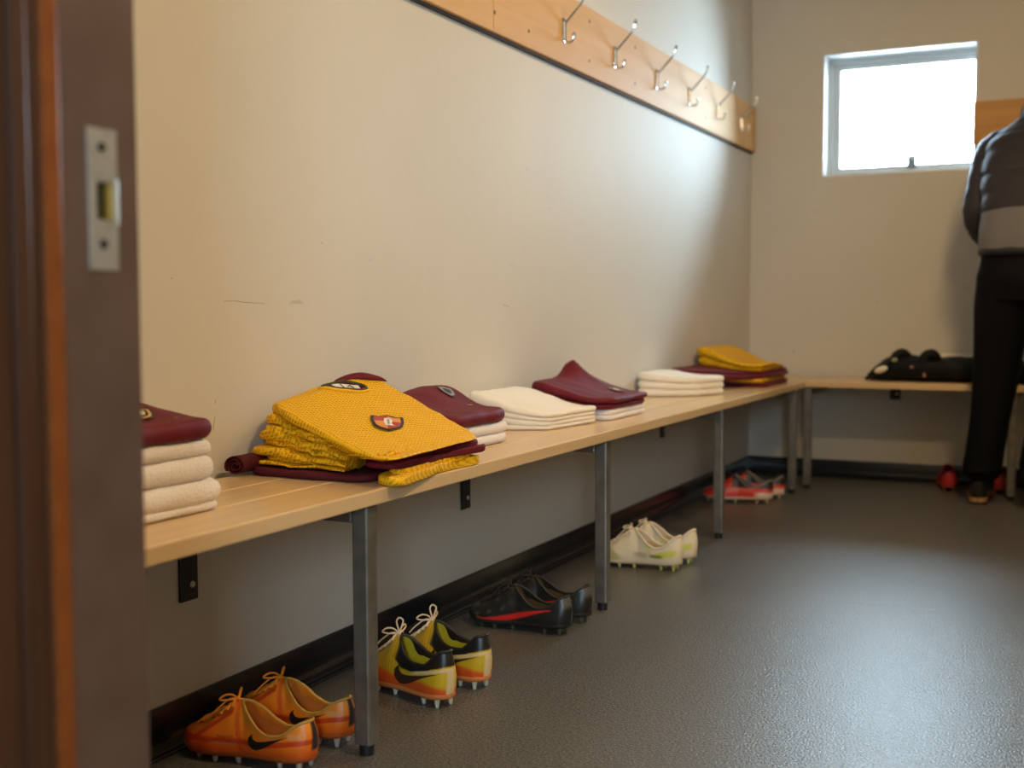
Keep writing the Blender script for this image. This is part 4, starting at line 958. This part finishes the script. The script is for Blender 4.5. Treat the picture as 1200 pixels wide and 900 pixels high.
cloth('folded_towel', [dict(outline=rect(-0.62, -0.40, 5.425, 5.476, 0.012), zlo=const(ZT+0.001), zhi=const(ZT+0.108), seed=120, edge=0.012, amp=0.003)], M_TERRY2, 'pale folded towel standing between the black bag and the wall', 'towel')

# ------------------------------------------------------------------ the person at the far bench, back to the door, bending forward
per = empty('person', (-0.19, 4.98, 0), label='person in quilted dark jacket and black trousers bending over the far bench', cat='person')
PO = Vector(per.location)
def ring_loft(mb, secs, n=36, dens=6, mi=0, power=2.3, bump=None, cap=True):
    """secs: (centre, rx, ry, axis-x vector, axis-y vector); smooth loft between them"""
    C = catmull([list(q[0])+[q[1], q[2]]+list(q[3])+list(q[4]) for q in secs], (len(secs)-1)*dens+1)
    m_ = len(C)
    def fn(i, j):
        c = C[i]; a = 2*PI*j/n; X = Vector(c[5:8]).normalized(); Y = Vector(c[8:11]).normalized()
        ca_, sa_ = math.cos(a), math.sin(a); k = (abs(ca_)**power+abs(sa_)**power)**(-1/power)
        r = k*(1+(bump(i/(m_-1), a) if bump else 0))
        return Vector(c[0:3])+X*(c[3]*ca_*r)+Y*(c[4]*sa_*r)-PO
    v, f = grid(m_, n, fn, True)
    if cap: f = f+[tuple(range(n)), tuple((m_-1)*n+j for j in range(n-1, -1, -1))]
    return mb.add(v, f, mi)
ex, ey = (1, 0, 0), (0, 1, 0)
# --- body (continuous skin surface)
def skin_body():
    V = []; E = []; Rr = []
    def add(p, r, par=None):
        V.append(tuple(Vector(p)-PO)); Rr.append(r); i = len(V)-1
        if par is not None: E.append((par, i))
        return i
    pel = add((-0.19, 4.96, 0.93), 0.115)
    bel = add((-0.19, 4.99, 1.08), 0.115, pel); che = add((-0.19, 5.07, 1.27), 0.125, bel); upc = add((-0.19, 5.13, 1.38), 0.095, che)
    nk = add((-0.19, 5.21, 1.445), 0.054, upc); hd0 = add((-0.19, 5.265, 1.475), 0.062, nk); hd1 = add((-0.19, 5.315, 1.500), 0.086, hd0); hd2 = add((-0.19, 5.37, 1.525), 0.082, hd1); add((-0.19, 5.405, 1.545), 0.05, hd2)
    for sg in (-1, 1):
        x = -0.19
        hp = add((x+sg*0.095, 4.955, 0.87), 0.088, pel)
        if sg < 0: kn_ = add((-0.335, 4.985, 0.49), 0.056, hp); an = add((-0.375, 5.005, 0.10), 0.038, kn_); add((-0.385, 5.12, 0.045), 0.034, add((-0.38, 5.02, 0.055), 0.036, an))
        else: kn_ = add((-0.115, 4.93, 0.49), 0.056, hp); an = add((-0.165, 4.895, 0.10), 0.038, kn_); add((-0.165, 5.0, 0.045), 0.034, add((-0.165, 4.905, 0.055), 0.036, an))
        sh = add((x+sg*0.165, 5.115, 1.365), 0.058, upc); el = add((x+sg*0.219, 5.062, 1.115), 0.026, sh); wr = add((x+sg*0.155, 5.235, 0.985), 0.020, el)
        pm = add((x+sg*0.145, 5.275, 0.945), 0.030, wr)
        for k in range(4):
            o = (k-1.5)*0.017
            f0 = add((x+sg*0.142+o, 5.305, 0.912+0.004*abs(k-1)), 0.0095, pm); f1 = add((x+sg*0.138+o*1.05, 5.318, 0.880+0.006*abs(k-1.2)), 0.0088, f0); add((x+sg*0.134+o*1.05, 5.312, 0.856+0.010*abs(k-1.2)), 0.0078, f1)
        t0 = add((x+sg*0.110, 5.275, 0.925), 0.0105, pm); add((x+sg*0.097, 5.290, 0.895), 0.009, t0)
    me = bpy.data.meshes.new('body'); me.from_pydata(V, E, [])
    o = bpy.data.objects.new('body', me); COL.objects.link(o)
    md = o.modifiers.new('skin', 'SKIN'); md.use_smooth_shade = True
    for i, sv in enumerate(me.skin_vertices[0].data): sv.radius = (Rr[i], Rr[i]); sv.use_root = (i == 0)
    sb = o.modifiers.new('subdivision', 'SUBSURF'); sb.levels = 2; sb.render_levels = 2
    dg = bpy.context.evaluated_depsgraph_get(); me2 = bpy.data.meshes.new_from_object(o.evaluated_get(dg))
    bpy.data.objects.remove(o)
    # features of the bowed face: nose, brow, chin, ears pulled out of the same surface
    hc = Vector((-0.19, 5.335, 1.505))-PO; fd = Vector((0, 0.55, -0.83)).normalized(); up = Vector((0, 0.83, 0.55)).normalized()
    for v in me2.vertices:
        d = v.co-hc
        if d.length < 0.13:
            lx, lf, lu = d.x, d.dot(fd), d.dot(up)
            if lf > 0.03:
                v.co += fd*(0.022*math.exp(-(lx/0.012)**2-((lu+0.01)/0.02)**2)+0.012*math.exp(-(lx/0.03)**2-((lu+0.075)/0.02)**2)-0.008*math.exp(-((abs(lx)-0.030)/0.013)**2-((lu-0.015)/0.012)**2))
            v.co.x += math.copysign(0.016*math.exp(-(lf/0.018)**2-(lu/0.028)**2), lx)*(1 if abs(lx) > 0.05 else 0)
    for sg in (-1, 1):      # keep the arms inside the sleeves
        L_ = [Vector((-0.19+sg*a, y, z))-PO for a, y, z in ((0.140, 5.118, 1.402), (0.178, 5.105, 1.355), (0.205, 5.075, 1.245), (0.222, 5.048, 1.150), (0.214, 5.085, 1.085), (0.186, 5.165, 1.035), (0.158, 5.230, 0.992))]
        for v in me2.vertices:
            if (v.co.x)*sg > 0.135 and 0.985 < v.co.z < 1.36:
                best = None
                for a, b in zip(L_, L_[1:]):
                    t_ = max(0, min(1, (v.co-a).dot(b-a)/(b-a).length_squared)); q = a+(b-a)*t_
                    if best is None or (v.co-q).length < (v.co-best).length: best = q
                d = v.co-best
                if d.length > 0.032: v.co = best+d.normalized()*0.032
    me2.materials.clear(); me2.materials.append(mat('skin', (0.50, 0.30, 0.21), 0.5, 0.4))
    for p in me2.polygons: p.use_smooth = True
    b = bpy.data.objects.new('body', me2); COL.objects.link(b); b.parent = per
    return b
skin_body()
# hair cap
hm = MB()
ring_loft(hm, [((-0.19, 5.225, 1.490), 0.050, 0.030, ex, (0, -0.5, 0.86)), ((-0.19, 5.27, 1.515), 0.082, 0.070, ex, (0, -0.5, 0.86)), ((-0.19, 5.335, 1.535), 0.097, 0.092, ex, (0, -0.5, 0.86)), ((-0.19, 5.40, 1.560), 0.085, 0.080, ex, (0, -0.5, 0.86)), ((-0.19, 5.435, 1.578), 0.035, 0.035, ex, (0, -0.5, 0.86))], 28, 6, bump=lambda t, a: 0.02*N3(math.cos(a)*6, math.sin(a)*6, t*9))
hm.build('hair', mat('hair_dark', (0.03, 0.02, 0.015), 0.6, bump=(160, 0.6, 0.004)), per, True, angle=180)
# trousers
M_TRS = mat('trouser_black', (0.0035, 0.0035, 0.0045), 0.75, 0.12, bump=(30, 0.25, 0.006))
def wr_(seed):
    def fn(t, a):
        low = smooth01(0.55, 1.0, t)
        return 0.05*N3(math.cos(a)*1.6+seed, math.sin(a)*1.6, t*7)+0.09*low*math.sin(t*46+2.2*math.cos(a+seed))*0.6
    return fn
tm = MB()
ring_loft(tm, [((-0.19, 4.960, 1.06), 0.190, 0.125, ex, ey), ((-0.19, 4.955, 0.95), 0.205, 0.140, ex, ey), ((-0.195, 4.95, 0.87), 0.212, 0.145, ex, ey), ((-0.20, 4.95, 0.79), 0.205, 0.130, ex, ey)], 40, 6, bump=lambda t, a: 0.02*N3(math.cos(a)*2, math.sin(a)*2, t*4))
ring_loft(tm, [((-0.295, 4.955, 0.90), 0.112, 0.128, ex, ey), ((-0.310, 4.962, 0.74), 0.104, 0.115, ex, ey), ((-0.330, 4.970, 0.52), 0.084, 0.086, ex, ey), ((-0.352, 4.990, 0.32), 0.074, 0.082, ex, ey), ((-0.370, 5.000, 0.19), 0.072, 0.080, ex, ey), ((-0.376, 5.003, 0.125), 0.072, 0.078, ex, ey), ((-0.376, 5.005, 0.095), 0.050, 0.056, ex, ey)], 32, 7, bump=wr_(1))
ring_loft(tm, [((-0.095, 4.945, 0.90), 0.112, 0.128, ex, ey), ((-0.100, 4.940, 0.74), 0.104, 0.115, ex, ey), ((-0.118, 4.925, 0.52), 0.084, 0.092, ex, ey), ((-0.145, 4.905, 0.32), 0.074, 0.082, ex, ey), ((-0.162, 4.895, 0.19), 0.072, 0.080, ex, ey), ((-0.166, 4.893, 0.125), 0.072, 0.078, ex, ey), ((-0.166, 4.893, 0.095), 0.050, 0.056, ex, ey)], 32, 7, bump=wr_(2))
tm.build('trousers', M_TRS, per, True, angle=180)
# socks + shoes
for (fx, fy, yaw) in ((-0.385, 4.935, 0.05), (-0.170, 4.825, 0.0)):
    sh = empty('shoe', tuple(Vector((fx, fy, 0))-PO), PI/2+yaw); sh.parent = per
    bt = Boot(0.285, 1.02, 0.0, 0.0, 0.004)
    V = []; Fc = []; U = us(48); nv = 14
    for side in (1, -1):
        o = len(V)
        for u in U:
            for j in range(nv): V.append(bt.p(u, j/(nv-1), side))
        for i in range(47):
            for j in range(nv-1): Fc.append((o+i*nv+j, o+(i+1)*nv+j, o+(i+1)*nv+j+1, o+i*nv+j+1))
    mesh('upper', V, Fc, mat('trainer_black', (0.012, 0.010, 0.010), 0.6, 0.3), sh, True)
    US = us(48)
    pr2 = [(-1.03, 0.006), (-1.10, 0.002), (-1.10, -0.012), (-1.08, -0.0185), (0, -0.0186), (1.08, -0.0185), (1.10, -0.012), (1.10, 0.002), (1.03, 0.006)]
    def solef(i, j, lo=0, hi=1):
        u = US[i]; zb = 0.022; zz = zb+pr2[j][1] if pr2[j][1] > -0.018 else 0.0005
        return (0.285*u+(-0.006 if i == 0 else (0.004 if i == 47 else 0)), WB(u)*pr2[j][0]*1.03, zz+(0.006*smooth01(0.8, 1, u) if j in (0, 1, 7, 8) else 0))
    v, f = grid(48, 9, solef)
    fm = [0 if (k % 8) in (0, 1, 6, 7) else 1 for k in range(len(f))]
    mesh('sole', v, f, [mat('gum_sole', (0.36, 0.20, 0.08), 0.45), mat('sole_black', (0.012, 0.011, 0.010), 0.5)], sh, True, fm=fm, angle=60)
sk = MB()
for (q0, q1) in (((-0.376, 5.004, 0.055), (-0.374, 5.003, 0.17)), ((-0.166, 4.894, 0.055), (-0.165, 4.894, 0.17))):
    sk.tube([Vector(q0)-PO, Vector(q1)-PO], [0.043, 0.046], 16)
sk.build('socks', mat('sock_black', (0.010, 0.010, 0.011), 0.9, 0.1), per, True)
# jacket
M_JK = mat('jacket_quilt', (0.033, 0.028, 0.034), 0.6, 0.25, bump=(45, 0.25, 0.004))
M_JG = mat('jacket_grey_panel', (0.155, 0.145, 0.150), 0.6, 0.3, bump=(50, 0.15, 0.003))
M_HEM = mat('jacket_hem_black', (0.010, 0.010, 0.012), 0.6)
def puff(nq, amp): return lambda t, a: amp*(abs(math.sin(t*nq*PI))**0.5-0.6)+0.012*N3(math.cos(a)*3, math.sin(a)*3, t*9)
j = MB()
tilt1, tilt2 = (0, 0.97, -0.2), (0, 0.9, -0.42)
ring_loft(j, [((-0.19, 4.972, 1.115), 0.208, 0.150, ex, (0, 0.99, -0.12)), ((-0.19, 5.000, 1.19), 0.210, 0.150, ex, tilt1), ((-0.19, 5.045, 1.28), 0.214, 0.150, ex, tilt1), ((-0.19, 5.090, 1.365), 0.205, 0.135, ex, tilt2), ((-0.19, 5.130, 1.425), 0.165, 0.105, ex, tilt2), ((-0.19, 5.160, 1.470), 0.105, 0.080, ex, (0, 0.8, -0.6)), ((-0.19, 5.180, 1.505), 0.078, 0.070, ex, (0, 0.8, -0.6)), ((-0.19, 5.200, 1.535), 0.074, 0.066, ex, (0, 0.8, -0.6))], 48, 12, power=2.6, bump=puff(8, 0.05))
for sg in (-1, 1):
    c = lambda dx, y, z: (-0.19+sg*dx, y, z)
    ring_loft(j, [(c(0.085, 5.130, 1.420), 0.055, 0.060, (0, 1, 0), (sg*0.4, 0, 0.9)), (c(0.140, 5.118, 1.402), 0.068, 0.066, (0, 1, 0), (sg*0.65, 0, 0.75)), (c(0.178, 5.105, 1.355), 0.076, 0.072, (0, 1, 0), (sg*0.9, 0, 0.35)), (c(0.205, 5.075, 1.245), 0.070, 0.064, (0, 0.97, -0.2), (sg*0.98, 0, 0.2)), (c(0.222, 5.050, 1.150), 0.064, 0.060, (0, 1.0, 0.0), (sg*1, 0, 0.1)), (c(0.214, 5.082, 1.092), 0.062, 0.058, (0, 0.75, 0.66), (sg*1, 0.1, 0)), (c(0.186, 5.165, 1.035), 0.052, 0.050, (0, 0.53, 0.85), (sg*0.95, 0.25, 0)), (c(0.158, 5.230, 0.992), 0.040, 0.038, (0, 0.53, 0.85), (sg*0.95, 0.25, 0))], 28, 9, bump=puff(11, 0.06))
jk = j.build('jacket', M_JK, per, True, angle=180)
jp = MB(); ring_loft(jp, [((-0.19, 4.955, 0.985), 0.214, 0.152, ex, ey), ((-0.19, 4.960, 1.05), 0.213, 0.152, ex, ey), ((-0.19, 4.972, 1.125), 0.206, 0.148, ex, (0, 0.99, -0.1))], 48, 8, power=2.6, bump=lambda t, a: 0.012*N3(math.cos(a)*3, math.sin(a)*3, t*4))
jp.build('jacket_panel', M_JG, jk, True, angle=180)
jh = MB(); ring_loft(jh, [((-0.19, 4.955, 0.962), 0.208, 0.148, ex, ey), ((-0.19, 4.955, 0.976), 0.216, 0.154, ex, ey), ((-0.19, 4.955, 0.990), 0.212, 0.151, ex, ey)], 48, 4, power=2.6)
jh.build('jacket_hem', M_HEM, jk, True, angle=180)
